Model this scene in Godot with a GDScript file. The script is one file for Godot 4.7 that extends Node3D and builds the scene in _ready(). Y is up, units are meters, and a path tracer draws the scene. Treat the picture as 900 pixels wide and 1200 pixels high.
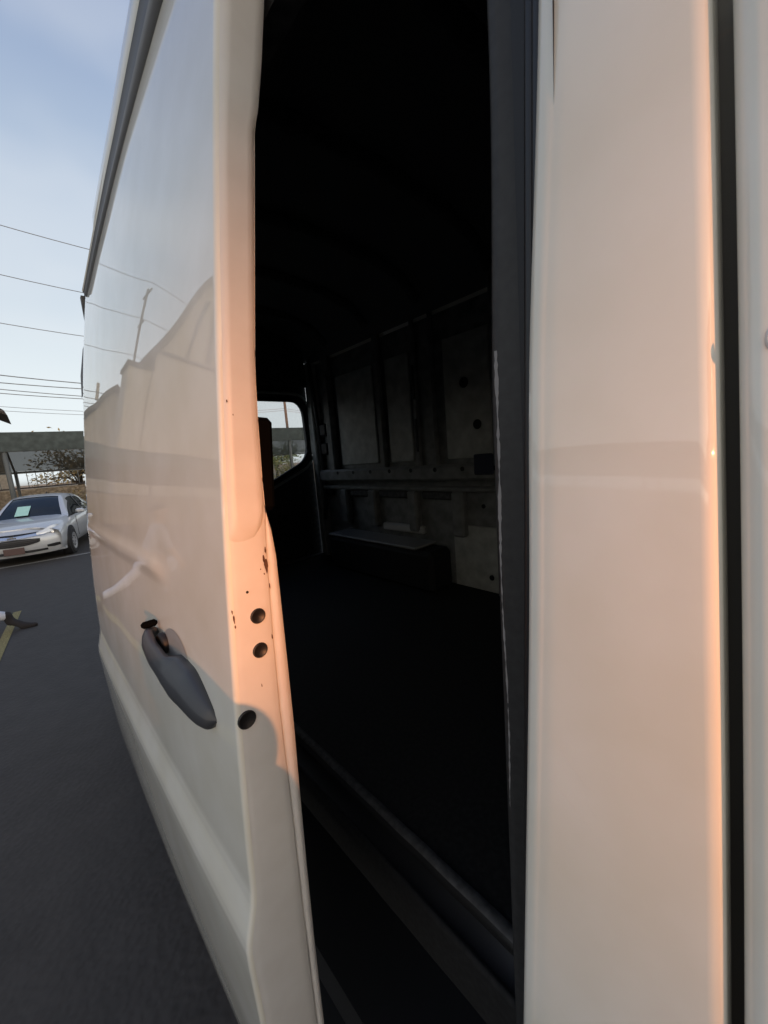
extends Node3D
# The camera's eye is at (0, EYE, 0). The van stands along z with its rear towards -z, its side skin near x = 0.25.
const EYE := 1.55
var M := {}
var rng := RandomNumberGenerator.new()
var used := {}

# ---------------------------------------------------------------- helpers
func numbered(called: String, parent: Node) -> String:
	var key := str(parent.get_instance_id()) + called
	var n: int = used.get(key, 0)
	used[key] = n + 1
	return called if n == 0 else "%s_%03d" % [called, n]

func tag(o: Node, label: String, category: String, group := "", kind := "") -> void:
	if label != "": o.set_meta("label", label)
	if category != "": o.set_meta("category", category)
	if group != "": o.set_meta("group", group)
	if kind != "": o.set_meta("kind", kind)

func base(called: String, at: Vector3, turn := 0.0) -> Node3D:
	var o := Node3D.new()
	o.name = numbered(called, self)
	add_child(o, true)
	o.position = at
	o.rotation.y = turn
	return o

# commits st as one mesh; world = true when the shape was given in scene coordinates under an unturned parent
func obj(called: String, st: SurfaceTool, m: Material, parent: Node3D = null, world := true) -> MeshInstance3D:
	var p: Node3D = parent if parent else self
	st.generate_normals()
	var o := MeshInstance3D.new()
	o.mesh = st.commit()
	o.material_override = m
	o.name = numbered(called, p)
	p.add_child(o, true)
	if world:
		var off := Vector3.ZERO
		var q: Node = p
		while q != self:
			off += (q as Node3D).position
			q = q.get_parent()
		o.position = -off
	return o

func mb(smooth := -1) -> SurfaceTool:
	var st := SurfaceTool.new()
	st.begin(Mesh.PRIMITIVE_TRIANGLES)
	st.set_smooth_group(smooth if smooth >= 0 else 4294967295)
	return st
func flat() -> SurfaceTool: return mb(-1)
func soft() -> SurfaceTool: return mb(1)

func tri(st: SurfaceTool, a: Vector3, b: Vector3, c: Vector3) -> void:
	st.set_uv(Vector2(a.x, a.z)); st.add_vertex(a)
	st.set_uv(Vector2(b.x, b.z)); st.add_vertex(b)
	st.set_uv(Vector2(c.x, c.z)); st.add_vertex(c)
func quad(st: SurfaceTool, a: Vector3, b: Vector3, c: Vector3, d: Vector3) -> void:
	tri(st, a, b, c); tri(st, a, c, d)

# rows of equal length joined into a sheet
func sheet(st: SurfaceTool, rows: Array, flip := false) -> void:
	for i in rows.size() - 1:
		var p = rows[i]; var q = rows[i + 1]
		for j in p.size() - 1:
			if flip: quad(st, p[j], q[j], q[j + 1], p[j + 1])
			else: quad(st, p[j], p[j + 1], q[j + 1], q[j])

# box with chamfered edges
func box(st: SurfaceTool, c: Vector3, s: Vector3, bev := 0.0, basis := Basis.IDENTITY) -> void:
	var h := s * 0.5
	var b: float = min(bev, min(h.x, min(h.y, h.z)) * 0.9)
	if b <= 0.0:
		var k := []
		for i in 8: k.append(c + basis * Vector3(h.x * (1 if i & 1 else -1), h.y * (1 if i & 2 else -1), h.z * (1 if i & 4 else -1)))
		for f in [[0, 2, 3, 1], [4, 5, 7, 6], [0, 4, 6, 2], [1, 3, 7, 5], [0, 1, 5, 4], [2, 6, 7, 3]]:
			quad(st, k[f[0]], k[f[1]], k[f[2]], k[f[3]])
		return
	var pts := {}
	for i in 8:
		var sg := Vector3(1 if i & 1 else -1, 1 if i & 2 else -1, 1 if i & 4 else -1)
		for a in 3:
			var v := Vector3(h.x - b, h.y - b, h.z - b)
			v[a] = h[a]
			pts[i * 3 + a] = c + basis * (v * sg)
	for a in 3:
		var u := (a + 1) % 3
		var w := (a + 2) % 3
		for s2 in 2:
			var id := []
			for e in [[0, 0], [1, 0], [1, 1], [0, 1]]:
				id.append(pts[((s2 << a) | (e[0] << u) | (e[1] << w)) * 3 + a])
			if s2 == 1: quad(st, id[3], id[2], id[1], id[0])
			else: quad(st, id[0], id[1], id[2], id[3])
		for e in [[0, 0], [1, 0], [0, 1], [1, 1]]:
			var i0: int = (e[0] << u) | (e[1] << w)
			var i1: int = i0 | (1 << a)
			if (e[0] + e[1]) % 2 == 0: quad(st, pts[i0 * 3 + u], pts[i0 * 3 + w], pts[i1 * 3 + w], pts[i1 * 3 + u])
			else: quad(st, pts[i0 * 3 + u], pts[i1 * 3 + u], pts[i1 * 3 + w], pts[i0 * 3 + w])
	for i in 8:
		var neg := (i & 1) + ((i >> 1) & 1) + ((i >> 2) & 1)
		if neg % 2 == 1: tri(st, pts[i * 3], pts[i * 3 + 2], pts[i * 3 + 1])
		else: tri(st, pts[i * 3], pts[i * 3 + 1], pts[i * 3 + 2])

# tube through points, radius r or a list of radii
func tube(st: SurfaceTool, pts: Array, r, sides := 8, caps := true) -> void:
	var rows := []
	for i in pts.size():
		var d: Vector3 = (pts[min(i + 1, pts.size() - 1)] - pts[max(i - 1, 0)]).normalized()
		var u := d.cross(Vector3.UP if absf(d.y) < 0.95 else Vector3.RIGHT).normalized()
		var w := d.cross(u)
		var rad: float = r[i] if r is Array else r
		var row := []
		for k in sides + 1:
			var a := TAU * k / sides
			row.append(pts[i] + (u * cos(a) + w * sin(a)) * rad)
		rows.append(row)
	sheet(st, rows, true)
	if caps:
		for e in [0, rows.size() - 1]:
			for k in sides:
				if e == 0: tri(st, pts[e], rows[e][k], rows[e][k + 1])
				else: tri(st, pts[e], rows[e][k + 1], rows[e][k])

# prism of a polygon given by (p.x, p.y), placed with the origin and two axes, extruded along n by t
func prism(st: SurfaceTool, poly: PackedVector2Array, o: Vector3, ax: Vector3, ay: Vector3, t: float) -> void:
	var n := ax.cross(ay).normalized()
	if Geometry2D.is_polygon_clockwise(poly): poly.reverse()
	var ids := Geometry2D.triangulate_polygon(poly)
	var f := func(p: Vector2, z: float) -> Vector3: return o + ax * p.x + ay * p.y + n * z
	for i in range(0, ids.size(), 3):
		var a := poly[ids[i]]; var b := poly[ids[i + 1]]; var c := poly[ids[i + 2]]
		if (b - a).cross(c - a) < 0.0:
			var s := b; b = c; c = s
		tri(st, f.call(a, t), f.call(c, t), f.call(b, t))
		tri(st, f.call(a, 0), f.call(b, 0), f.call(c, 0))
	for i in poly.size():
		var a := poly[i]; var b := poly[(i + 1) % poly.size()]
		quad(st, f.call(a, 0), f.call(a, t), f.call(b, t), f.call(b, 0))

# disc or short cylinder with a rounded rim, axis n
func plug(st: SurfaceTool, c: Vector3, n: Vector3, r: float, t: float, sides := 20) -> void:
	var u := n.cross(Vector3.UP if absf(n.y) < 0.9 else Vector3.RIGHT).normalized()
	var w := n.cross(u)
	var rows := []
	for q in [[r, 0.0], [r, t * 0.6], [r * 0.88, t], [r * 0.8, t * 0.75], [r * 0.001, t * 0.6]]:
		var row := []
		for k in sides + 1:
			var a := TAU * k / sides
			row.append(c + (u * cos(a) + w * sin(a)) * q[0] + n * q[1])
		rows.append(row)
	sheet(st, rows)

# surface of revolution, profile of (radius, along) round axis n
func lathe(st: SurfaceTool, c: Vector3, n: Vector3, prof: Array, sides := 24) -> void:
	var u := n.cross(Vector3.UP if absf(n.y) < 0.9 else Vector3.RIGHT).normalized()
	var w := n.cross(u)
	var rows := []
	for q in prof:
		var row := []
		for k in sides + 1:
			var a := TAU * k / sides
			row.append(c + (u * cos(a) + w * sin(a)) * max(q[0], 0.0005) + n * q[1])
		rows.append(row)
	sheet(st, rows)

# piecewise-smooth curve through [[key, value], ...]
func along(tab: Array, k: float, col := 1) -> float:
	if k <= tab[0][0]: return tab[0][col]
	for i in tab.size() - 1:
		if k <= tab[i + 1][0]:
			var t: float = (k - tab[i][0]) / (tab[i + 1][0] - tab[i][0])
			return cubic_interpolate_in_time(tab[i][col], tab[i + 1][col], tab[max(i - 1, 0)][col], tab[min(i + 2, tab.size() - 1)][col], t,
				tab[i + 1][0] - tab[i][0], (tab[max(i - 1, 0)][0] - tab[i][0]) if i > 0 else -(tab[i + 1][0] - tab[i][0]), (tab[min(i + 2, tab.size() - 1)][0] - tab[i][0]) if i + 2 < tab.size() else 2.0 * (tab[i + 1][0] - tab[i][0]))
	return tab[-1][col]

func noise_tex(freq: float, seed_: int, lo: Color, hi: Color, size := 512, octaves := 4, normal := false, strength := 2.0) -> NoiseTexture2D:
	var n := FastNoiseLite.new()
	n.seed = seed_; n.frequency = freq; n.fractal_octaves = octaves; n.noise_type = FastNoiseLite.TYPE_SIMPLEX_SMOOTH
	var t := NoiseTexture2D.new()
	t.width = size; t.height = size; t.seamless = true; t.noise = n
	if normal:
		t.as_normal_map = true; t.bump_strength = strength
	else:
		var g := Gradient.new()
		g.set_color(0, lo); g.set_color(1, hi)
		t.color_ramp = g
	return t

func mat(r: float, g: float, b: float, rough := 0.6, metal := 0.0) -> StandardMaterial3D:
	var m := StandardMaterial3D.new()
	m.albedo_color = Color(r, g, b).linear_to_srgb()
	m.roughness = rough; m.metallic = metal
	m.cull_mode = BaseMaterial3D.CULL_DISABLED
	return m
# tones of a noise texture multiply the base colour
func mottled(m: StandardMaterial3D, freq: float, lo: float, scale: float, seed_ := 1, warm := 0.0) -> StandardMaterial3D:
	m.albedo_texture = noise_tex(freq, seed_, Color(lo, lo - warm * 0.5, lo - warm), Color(1, 1, 1))
	m.uv1_triplanar = true; m.uv1_world_triplanar = true
	m.uv1_scale = Vector3(scale, scale, scale)
	return m

func ground_y(z: float) -> float:
	return -0.25 * smoothstep(-2.0, -12.0, z) - (0.0 if z > -13.0 else 0.006 * min(-13.0 - z, 10.0))

func Y(r: float) -> float: return r + EYE

# ---------------------------------------------------------------- scene
func _ready() -> void:
	rng.seed = 7
	set_view()
	materials()
	build_ground()
	build_van()
	build_carport()
	build_sedan()
	build_background()
	build_people()

func set_view() -> void:
	var cam := Camera3D.new()
	cam.name = "camera"
	add_child(cam)
	# axes of the view: x right, y up, z back
	cam.transform = Transform3D(Basis(Vector3(0.739, -0.081, 0.669), Vector3(0.159, 0.986, -0.056), Vector3(-0.655, 0.147, 0.741)).orthonormalized(), Vector3(0, EYE, 0))
	cam.fov = 106.26
	cam.near = 0.02
	cam.far = 1500.0
	cam.current = true
	var env := Environment.new()
	env.background_mode = Environment.BG_SKY
	env.sky = Sky.new()
	env.sky.sky_material = make_sky()
	env.tonemap_mode = Environment.TONE_MAPPER_LINEAR
	env.tonemap_exposure = 1.7
	env.ambient_light_source = Environment.AMBIENT_SOURCE_SKY
	env.sdfgi_enabled = true; env.ssao_enabled = true; env.ssil_enabled = true
	var we := WorldEnvironment.new()
	we.name = "environment"; we.environment = env
	add_child(we)
	var sun := DirectionalLight3D.new()
	sun.name = "sun"
	sun.light_color = Color(1.0, 0.635, 0.395)
	sun.light_energy = 0.86
	sun.light_angular_distance = 0.55
	sun.shadow_enabled = true
	add_child(sun)
	var el := deg_to_rad(5.0); var az := deg_to_rad(12.0)
	var to_sun := Vector3(-sin(az) * cos(el), sin(el), cos(az) * cos(el))
	sun.look_at_from_position(to_sun, Vector3.ZERO, Vector3.UP)

# evening sky: white at the horizon, soft blue above, warm low down towards the sun, thin veils of cloud
func make_sky() -> PanoramaSkyMaterial:
	var w := 512; var h := 256
	var im := Image.create(w, h, false, Image.FORMAT_RGBF)
	var n := FastNoiseLite.new()
	n.seed = 4; n.frequency = 1.6; n.fractal_octaves = 4
	for j in h:
		var th := PI * (j + 0.5) / h
		var y := cos(th)
		for i in w:
			var ph := TAU * (i + 0.5) / w
			var d := Vector3(sin(ph) * sin(th), y, -cos(ph) * sin(th))
			var e: float = rad_to_deg(asin(clampf(y, -1, 1)))
			var c: Color
			var horizon := Color(0.50, 0.543, 0.556)
			var mid := Color(0.30, 0.36, 0.44)
			var top := Color(0.10, 0.155, 0.29)
			if e < 0: c = Color(0.22, 0.21, 0.20)
			else:
				c = horizon.lerp(mid, smoothstep(4.0, 31.0, e)).lerp(top, smoothstep(24.0, 54.0, e))
				var to_sun := Vector3(-0.2071, 0.0872, 0.9744).normalized()
				var near: float = max(0.0, d.dot(to_sun))
				var low := exp(-max(e, 0.0) / 20.0)
				c = c.lerp(Color(3.4, 2.85, 2.15), low * pow(near, 1.3) * 0.85) + Color(4.0, 2.8, 1.6) * pow(near, 30.0)
				var v: float = n.get_noise_3d(d.x * 1.2, d.y * 3.0, d.z * 1.2)
				c = c.lerp(Color(0.50, 0.515, 0.535), clampf(v * 0.55 + 0.05, 0.0, 0.25) * smoothstep(0.0, 12.0, e))
			im.set_pixel(i, j, c)
	var m := PanoramaSkyMaterial.new()
	m.panorama = ImageTexture.create_from_image(im)
	return m

func materials() -> void:
	# cream-white car paint under clear coat
	var p := mat(0.82, 0.80, 0.725, 0.55)
	p.clearcoat_enabled = true; p.clearcoat = 1.0; p.clearcoat_roughness = 0.0
	p.albedo_texture = noise_tex(0.012, 11, Color(0.94, 0.93, 0.90), Color(1, 1, 1), 512, 5)
	p.uv1_triplanar = true; p.uv1_world_triplanar = true; p.uv1_scale = Vector3(0.9, 0.9, 0.9)
	M.paint = p
	M.edge_paint = mottled(mat(0.72, 0.70, 0.67, 0.45), 0.02, 0.965, 1.6, 12, 0.01)
	var gp := mat(0.62, 0.64, 0.60, 0.5)
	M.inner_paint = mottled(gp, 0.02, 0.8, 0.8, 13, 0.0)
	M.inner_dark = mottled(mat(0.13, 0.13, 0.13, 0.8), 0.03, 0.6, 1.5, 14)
	M.floor = mottled(mat(0.02, 0.02, 0.021, 0.75), 0.05, 0.5, 2.0, 15)
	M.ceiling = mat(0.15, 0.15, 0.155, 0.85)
	M.rubber = mat(0.012, 0.012, 0.013, 0.45)
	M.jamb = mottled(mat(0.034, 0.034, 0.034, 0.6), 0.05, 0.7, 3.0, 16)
	M.foam = mat(0.0035, 0.0035, 0.0035, 1.0)
	M.foam.metallic_specular = 0.05
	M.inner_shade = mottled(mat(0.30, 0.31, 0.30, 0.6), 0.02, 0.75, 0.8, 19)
	M.gap = mat(0.16, 0.145, 0.12, 0.7)
	M.sill = mottled(mat(0.15, 0.15, 0.15, 0.6), 0.06, 0.55, 1.2, 31)
	M.scuff = mat(0.24, 0.235, 0.23, 0.7)
	M.plastic = mottled(mat(0.055, 0.058, 0.066, 0.42), 0.2, 0.85, 12.0, 17)
	M.black = mat(0.006, 0.006, 0.007, 0.6)
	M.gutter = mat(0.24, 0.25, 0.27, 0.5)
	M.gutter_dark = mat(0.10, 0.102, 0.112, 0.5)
	M.metal = mottled(mat(0.25, 0.25, 0.25, 0.4, 0.6), 0.05, 0.5, 3.0, 18)
	M.chip = mat(0.72, 0.70, 0.64, 0.8)
	M.recess = mat(0.30, 0.30, 0.29, 0.35)
	M.rust = mat(0.10, 0.045, 0.025, 0.9)
	var gl := mat(0.55, 0.72, 0.66, 0.0)
	gl.transparency = BaseMaterial3D.TRANSPARENCY_ALPHA
	gl.albedo_color.a = 0.14
	M.glass = gl
	# asphalt
	var a := mat(0.052, 0.045, 0.039, 0.72)
	a.albedo_texture = noise_tex(0.02, 21, Color(0.84, 0.83, 0.82), Color(1.0, 1.0, 1.0), 1024, 6)
	a.uv1_triplanar = true; a.uv1_world_triplanar = true; a.uv1_scale = Vector3(0.22, 0.22, 0.22)
	a.normal_enabled = true; a.normal_texture = noise_tex(0.25, 22, Color.BLACK, Color.WHITE, 512, 3, true, 3.0); a.normal_scale = 0.15
	a.metallic_specular = 0.5
	M.asphalt = a
	M.yellow = mottled(mat(0.42, 0.36, 0.14, 0.7), 0.06, 0.55, 1.4, 23, 0.08)
	M.concrete = mottled(mat(0.34, 0.33, 0.31, 0.85), 0.05, 0.7, 0.6, 24)
	M.dry_ground = mottled(mat(0.42, 0.36, 0.26, 0.95), 0.04, 0.55, 0.12, 25, 0.1)
	M.wall = mottled(mat(0.42, 0.34, 0.24, 0.9), 0.03, 0.6, 0.35, 26, 0.05)
	M.steel = mat(0.10, 0.11, 0.11, 0.5)
	M.fascia = mottled(mat(0.085, 0.11, 0.11, 0.7), 0.02, 0.7, 0.35, 27)
	var net := mat(0.22, 0.26, 0.26, 0.9)
	net.transparency = BaseMaterial3D.TRANSPARENCY_ALPHA
	net.albedo_color.a = 0.86
	M.net = net
	M.wire = mat(0.20, 0.20, 0.21, 0.7)
	M.pole = mat(0.11, 0.108, 0.105, 0.9)
	M.bark = mottled(mat(0.12, 0.09, 0.065, 0.95), 0.1, 0.5, 3.0, 28)
	M.roof = mottled(mat(0.085, 0.07, 0.06, 0.85), 0.05, 0.6, 0.5, 29)
	M.house_wall = mottled(mat(0.45, 0.40, 0.33, 0.9), 0.03, 0.8, 0.3, 30)
	M.dark_glass = mat(0.012, 0.016, 0.02, 0.04)
	var s := mat(0.56, 0.58, 0.60, 0.36, 0.3)
	s.clearcoat_enabled = true; s.clearcoat = 1.0; s.clearcoat_roughness = 0.04
	M.silver = s
	M.chrome = mat(0.75, 0.76, 0.78, 0.15, 0.9)
	M.lens = mat(0.72, 0.75, 0.78, 0.12, 0.3)
	M.tyre = mat(0.016, 0.016, 0.017, 0.85)
	M.rim = mat(0.42, 0.42, 0.43, 0.35, 0.5)
	M.plate = mat(0.10, 0.06, 0.055, 0.5)
	M.paper = mat(0.42, 0.68, 0.60, 0.7)

# ---------------------------------------------------------------- ground
func build_ground() -> void:
	var st := soft()
	var zs := [90.0, 20.0, 8.0, 3.0, 0.0, -2.0, -3.0, -4.0, -5.0, -6.0, -7.0, -8.0, -9.0, -10.0, -11.0, -12.0, -13.0, -16.0, -19.5, -23.0, -26.5]
	var rows := []
	for z in zs:
		var row := []
		for x in [-70.0, -20.0, -8.0, -4.0, -2.0, 0.0, 2.0, 4.0, 8.0, 20.0, 70.0]: row.append(Vector3(x, ground_y(z), z))
		rows.append(row)
	sheet(st, rows, true)
	var g := obj("ground", st, M.asphalt)
	tag(g, "dark grey asphalt of the parking lot", "", "", "structure")
	st = flat()
	var yb := ground_y(-26.5)
	quad(st, Vector3(-600, yb, -26.5), Vector3(600, yb, -26.5), Vector3(600, yb - 1.0, -900), Vector3(-600, yb - 1.0, -900))
	quad(st, Vector3(-600, -0.4, 300), Vector3(-70, -0.4, 300), Vector3(-70, yb, -26.5), Vector3(-600, yb, -26.5))
	quad(st, Vector3(70, -0.4, 300), Vector3(600, -0.4, 300), Vector3(600, yb, -26.5), Vector3(70, yb, -26.5))
	quad(st, Vector3(-70, -0.01, 90), Vector3(-70, -0.4, 300), Vector3(70, -0.4, 300), Vector3(70, -0.01, 90))
	var f := obj("field", st, M.dry_ground)
	tag(f, "dry tan field beyond the parking lot", "", "", "structure")
	# yellow bay line running beside the van
	st = flat()
	var zz := -1.0
	while zz > -6.95:
		var z2 := zz - 0.25
		var xa := -0.62 - 0.043 * (zz + 3.5) ; var xb := -0.62 - 0.043 * (z2 + 3.5)
		quad(st, Vector3(xa - 0.04, ground_y(zz) + 0.005, zz), Vector3(xa + 0.04, ground_y(zz) + 0.005, zz), Vector3(xb + 0.04, ground_y(z2) + 0.005, z2), Vector3(xb - 0.04, ground_y(z2) + 0.005, z2))
		zz = z2
	tag(obj("parking_line", st, M.yellow), "worn yellow parking bay line on asphalt beside the van", "", "", "structure")
	# pale concrete strip in front of the carport bays
	st = flat()
	var zc := -11.75
	for i in 40:
		var x0 := -20.0 + i; var x1 := x0 + 1.0
		var za := zc + 0.25 * x0 * 0.25; var zb := zc + 0.25 * x1 * 0.25
		quad(st, Vector3(x0, ground_y(za) + 0.006, za), Vector3(x1, ground_y(zb) + 0.006, zb), Vector3(x1, ground_y(zb - 0.16) + 0.006, zb - 0.16), Vector3(x0, ground_y(za - 0.16) + 0.006, za - 0.16))
	tag(obj("pavement_strip", st, M.concrete), "pale concrete strip along the carport bays", "", "", "structure")

# ---------------------------------------------------------------- van
# sliding door skin: height above the eye, x at the front edge, x at the rear edge
const DOOR := [[-1.03, 0.150, 0.118], [-1.0, 0.121, 0.088], [-0.86, 0.112, 0.079], [-0.76, 0.1085, 0.074], [-0.66, 0.1055, 0.070], [-0.635, 0.1055, 0.070], [-0.62, 0.1075, 0.072], [-0.575, 0.119, 0.083], [-0.555, 0.1221, 0.0865],
	[-0.51, 0.1235, 0.088], [-0.39, 0.130, 0.093], [-0.28, 0.1375, 0.101], [-0.22, 0.1415, 0.106], [-0.13, 0.148, 0.114], [-0.05, 0.156, 0.122], [0.03, 0.164, 0.133], [0.12, 0.174, 0.145],
	[0.235, 0.187, 0.160], [0.37, 0.206, 0.182], [0.5, 0.224, 0.203], [0.6, 0.240, 0.222], [0.72, 0.2605, 0.243]]
func lin3(y: float, col: int) -> float:
	for i in DOOR.size() - 1:
		if y <= DOOR[i + 1][0]: return lerp(DOOR[i][col], DOOR[i + 1][col], clampf((y - DOOR[i][0]) / (DOOR[i + 1][0] - DOOR[i][0]), 0, 1))
	return DOOR[-1][col]
const Z_LEAD := -0.46
const Z_TRAIL := -1.76

func door_x(y: float, z: float) -> float:
	var a: float; var b: float
	if y > -0.555:
		a = ((0.00187 * y + 0.05508) * y + 0.09976) * y + 0.16077
		b = ((-0.01192 * y + 0.07134) * y + 0.11891) * y + 0.12851
	else:
		a = lin3(y, 1); b = lin3(y, 2)
	var t: float = clampf((Z_LEAD - z) / (Z_LEAD - Z_TRAIL), -0.05, 1.05)
	var x: float = lerp(a, b, t)
	x -= 0.006 * sin(PI * clampf(t, 0, 1))
	# small dents and waves of used sheet metal
	x += (0.0006 * sin(z * 6.0 + y * 2.0) * sin(y * 5.0 + 1.3) + 0.00012 * sin(z * 17.0 + 0.7 + y * 4.0)) * smoothstep(0.0, 0.1, t)
	# pressed line below the belt, strongest at the rear
	var g: float = (y + 0.168 + 0.012 * (t - 0.5)) / 0.017
	x -= 0.0075 * exp(-g * g) * smoothstep(0.19, 0.26, t) * (1.0 - 0.55 * t)
	return x

func body_x(y: float) -> float: return 0.25 + 0.06 * y

func build_van() -> void:
	var van := base("cargo_van", Vector3(1.25, 0, -0.6))
	tag(van, "white cargo van with its side door slid partly open, dark empty load space", "van")
	build_sliding_door(van)
	build_pillar(van)
	build_shell(van)
	build_load_space(van)

func build_sliding_door(van: Node3D) -> void:
	# outer skin
	var st := soft()
	var ys := []
	for i in DOOR.size() - 1:
		var k := 4
		for q in k: ys.append(lerp(DOOR[i][0], DOOR[i + 1][0], float(q) / k))
	for q in 9: ys.append(-0.205 + 0.01 * q)
	ys.append(DOOR[-1][0])
	ys.sort()
	var rows := []
	for y in ys:
		var row := []
		row.append(Vector3(door_x(y, Z_LEAD) + 0.006, Y(y), Z_LEAD + 0.0005))
		row.append(Vector3(door_x(y, Z_LEAD) + 0.003, Y(y), Z_LEAD - 0.0004))
		row.append(Vector3(door_x(y, Z_LEAD) + 0.001, Y(y), Z_LEAD - 0.0018))
		for dz in [0.0045, 0.008, 0.013, 0.02]: row.append(Vector3(door_x(y, Z_LEAD - dz), Y(y), Z_LEAD - dz))
		for j in 45:
			var z: float = lerp(Z_LEAD - 0.03, Z_TRAIL + 0.006, j / 44.0)
			row.append(Vector3(door_x(y, z), Y(y), z))
		row.append(Vector3(door_x(y, Z_TRAIL) + 0.004, Y(y), Z_TRAIL))
		row.append(Vector3(door_x(y, Z_TRAIL) + 0.03, Y(y), Z_TRAIL))
		rows.append(row)
	sheet(st, rows)
	var skin := obj("sliding_door", st, M.paint, van)
	# front edge of the door: sunlit face, folded flange behind the seam, an overlapped panel above
	var seam := [[0.66, 0.288], [0.527, 0.272], [0.399, 0.255], [0.246, 0.2345], [0.11, 0.216], [0.0, 0.2085], [-0.059, 0.207], [-0.125, 0.202], [-0.216, 0.197], [-0.324, 0.193], [-0.495, 0.191], [-0.634, 0.188], [-0.844, 0.186], [-1.0, 0.184]]
	var rim := [[0.66, 0.302], [0.537, 0.288], [0.46, 0.274], [0.405, 0.262], [0.388, 0.2545], [0.246, 0.2355], [0.12, 0.2195], [0.046, 0.2135], [0.01, 0.2125], [-0.045, 0.2075], [-0.06, 0.2095], [-0.078, 0.2135], [-0.117, 0.216], [-0.175, 0.215], [-0.272, 0.213], [-0.36, 0.211], [-0.465, 0.207], [-0.59, 0.203], [-0.708, 0.200], [-0.86, 0.198], [-1.0, 0.196]]
	seam.reverse(); rim.reverse()
	st = soft()
	rows = []
	for i in 100:
		var y: float = lerp(-1.0, 0.71, i / 99.0)
		var a: float = door_x(y, Z_LEAD) + 0.003
		var b: float = lin(seam, y)
		var row := [Vector3(a, Y(y), Z_LEAD - 0.0012)]
		for k in 7:
			var t := k / 6.0
			row.append(Vector3(lerp(a + 0.0015, b - 0.002, t), Y(y), Z_LEAD + 0.0012 * sin(PI * t)))
		row.append(Vector3(b - 0.0005, Y(y), Z_LEAD - 0.001))
		row.append(Vector3(b, Y(y), Z_LEAD - 0.005))
		rows.append(row)
	sheet(st, rows, true)
	obj("door_edge", st, M.edge_paint, skin)
	st = soft()
	rows = []
	for i in 100:
		var y: float = lerp(-1.0, 0.71, i / 99.0)
		var a: float = lin(seam, y) + 0.0006
		var b: float = max(lin(rim, y), a + 0.0008)
		rows.append([Vector3(a, Y(y), Z_LEAD - 0.006), Vector3(a + 0.0004, Y(y), Z_LEAD - 0.0025), Vector3(lerp(a, b, 0.5), Y(y), Z_LEAD - 0.0015), Vector3(b - 0.001, Y(y), Z_LEAD - 0.0025), Vector3(b, Y(y), Z_LEAD - 0.006), Vector3(b, Y(y), Z_LEAD - 0.05)])
	sheet(st, rows, true)
	obj("door_flange", st, M.edge_paint, skin)
	# overlapped upper panel of the edge with a rounded lower corner
	st = soft()
	rows = []
	for i in 70:
		var u := i / 69.0
		var row := []
		for k in 9:
			var t := k / 8.0
			var yl := -0.0855 - 0.007 * sin(PI * min(t * 1.1, 1.0)) + 0.018 * pow(smoothstep(0.72, 1.0, t), 2.0)
			var y: float = lerp(yl, 0.71, u)
			var a: float = door_x(y, Z_LEAD) + 0.005
			var b: float = min(lin(rim, y), 0.2135 + 0.14 * max(y, -0.02)) - 0.0025
			if y < -0.02: b = min(b, 0.2085 - 0.012 * smoothstep(-0.05, -0.1, y))
			var lift := 0.0042 if (k > 0 and k < 8 and i > 1) else (0.0034 if i == 1 and k > 0 and k < 8 else 0.0006)
			row.append(Vector3(lerp(a, b, t), Y(y), Z_LEAD + lift))
		rows.append(row)
	sheet(st, rows, true)
	obj("overlap_panel", st, M.edge_paint, skin)
	# rubber plugs and a small hole
	for p in [[0.179, -0.188], [0.176, -0.233]]:
		st = soft()
		plug(st, Vector3(p[0], Y(p[1]), Z_LEAD + 0.0008), Vector3(0.0, 0, 1), 0.0098, 0.003)
		obj("rubber_plug", st, M.rubber, skin)
	st = soft()
	plug(st, Vector3(0.1475, Y(-0.315), Z_LEAD + 0.0004), Vector3(0.0, 0.0, 1), 0.0118, 0.003)
	obj("rubber_plug", st, M.rubber, skin)
	st = soft()
	plug(st, Vector3(0.170, Y(-0.154), Z_LEAD + 0.0012), Vector3(0, 0, 1), 0.0018, 0.0006, 10)
	obj("bolt_hole", st, M.black, skin)
	# chipped paint along the seam and hem
	for p in [[0.1985, -0.128, 0.0030, 0.010], [0.1965, -0.118, 0.0016, 0.006], [0.2000, -0.108, 0.0012, 0.005], [0.1945, -0.137, 0.0010, 0.0015], [0.1905, -0.130, 0.0008, 0.001], [0.1495, -0.182, 0.0012, 0.006], [0.1487, -0.173, 0.0009, 0.003], [0.1500, -0.192, 0.001, 0.0022], [0.1995, -0.155, 0.0008, 0.004], [0.1940, -0.222, 0.0009, 0.004], [0.172, -0.280, 0.0007, 0.0025], [0.176, 0.075, 0.0008, 0.0024], [0.181, 0.060, 0.0005, 0.0012]]:
		st = flat()
		var poly := PackedVector2Array()
		for k in 11:
			var a := TAU * k / 11.0
			var r := rng.randf_range(0.55, 1.1)
			poly.append(Vector2(cos(a) * p[2] * r, sin(a) * p[3] * r))
		prism(st, poly, Vector3(p[0], Y(p[1]), Z_LEAD + (0.0011 if p[1] < 0.0 else 0.0043)), Vector3.RIGHT, Vector3.UP, 0.0004)
		obj("rust_chip", st, M.rust, skin)
	# rubber buffer behind the edge
	st = flat()
	box(st, Vector3(0.228, Y(0.0), -0.507), Vector3(0.030, 0.125, 0.035), 0.006, Basis(Vector3(0, 0, 1), -0.09))
	obj("rubber_buffer", st, M.foam, skin)
	# inner panel of the door
	st = soft()
	rows = []
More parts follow.
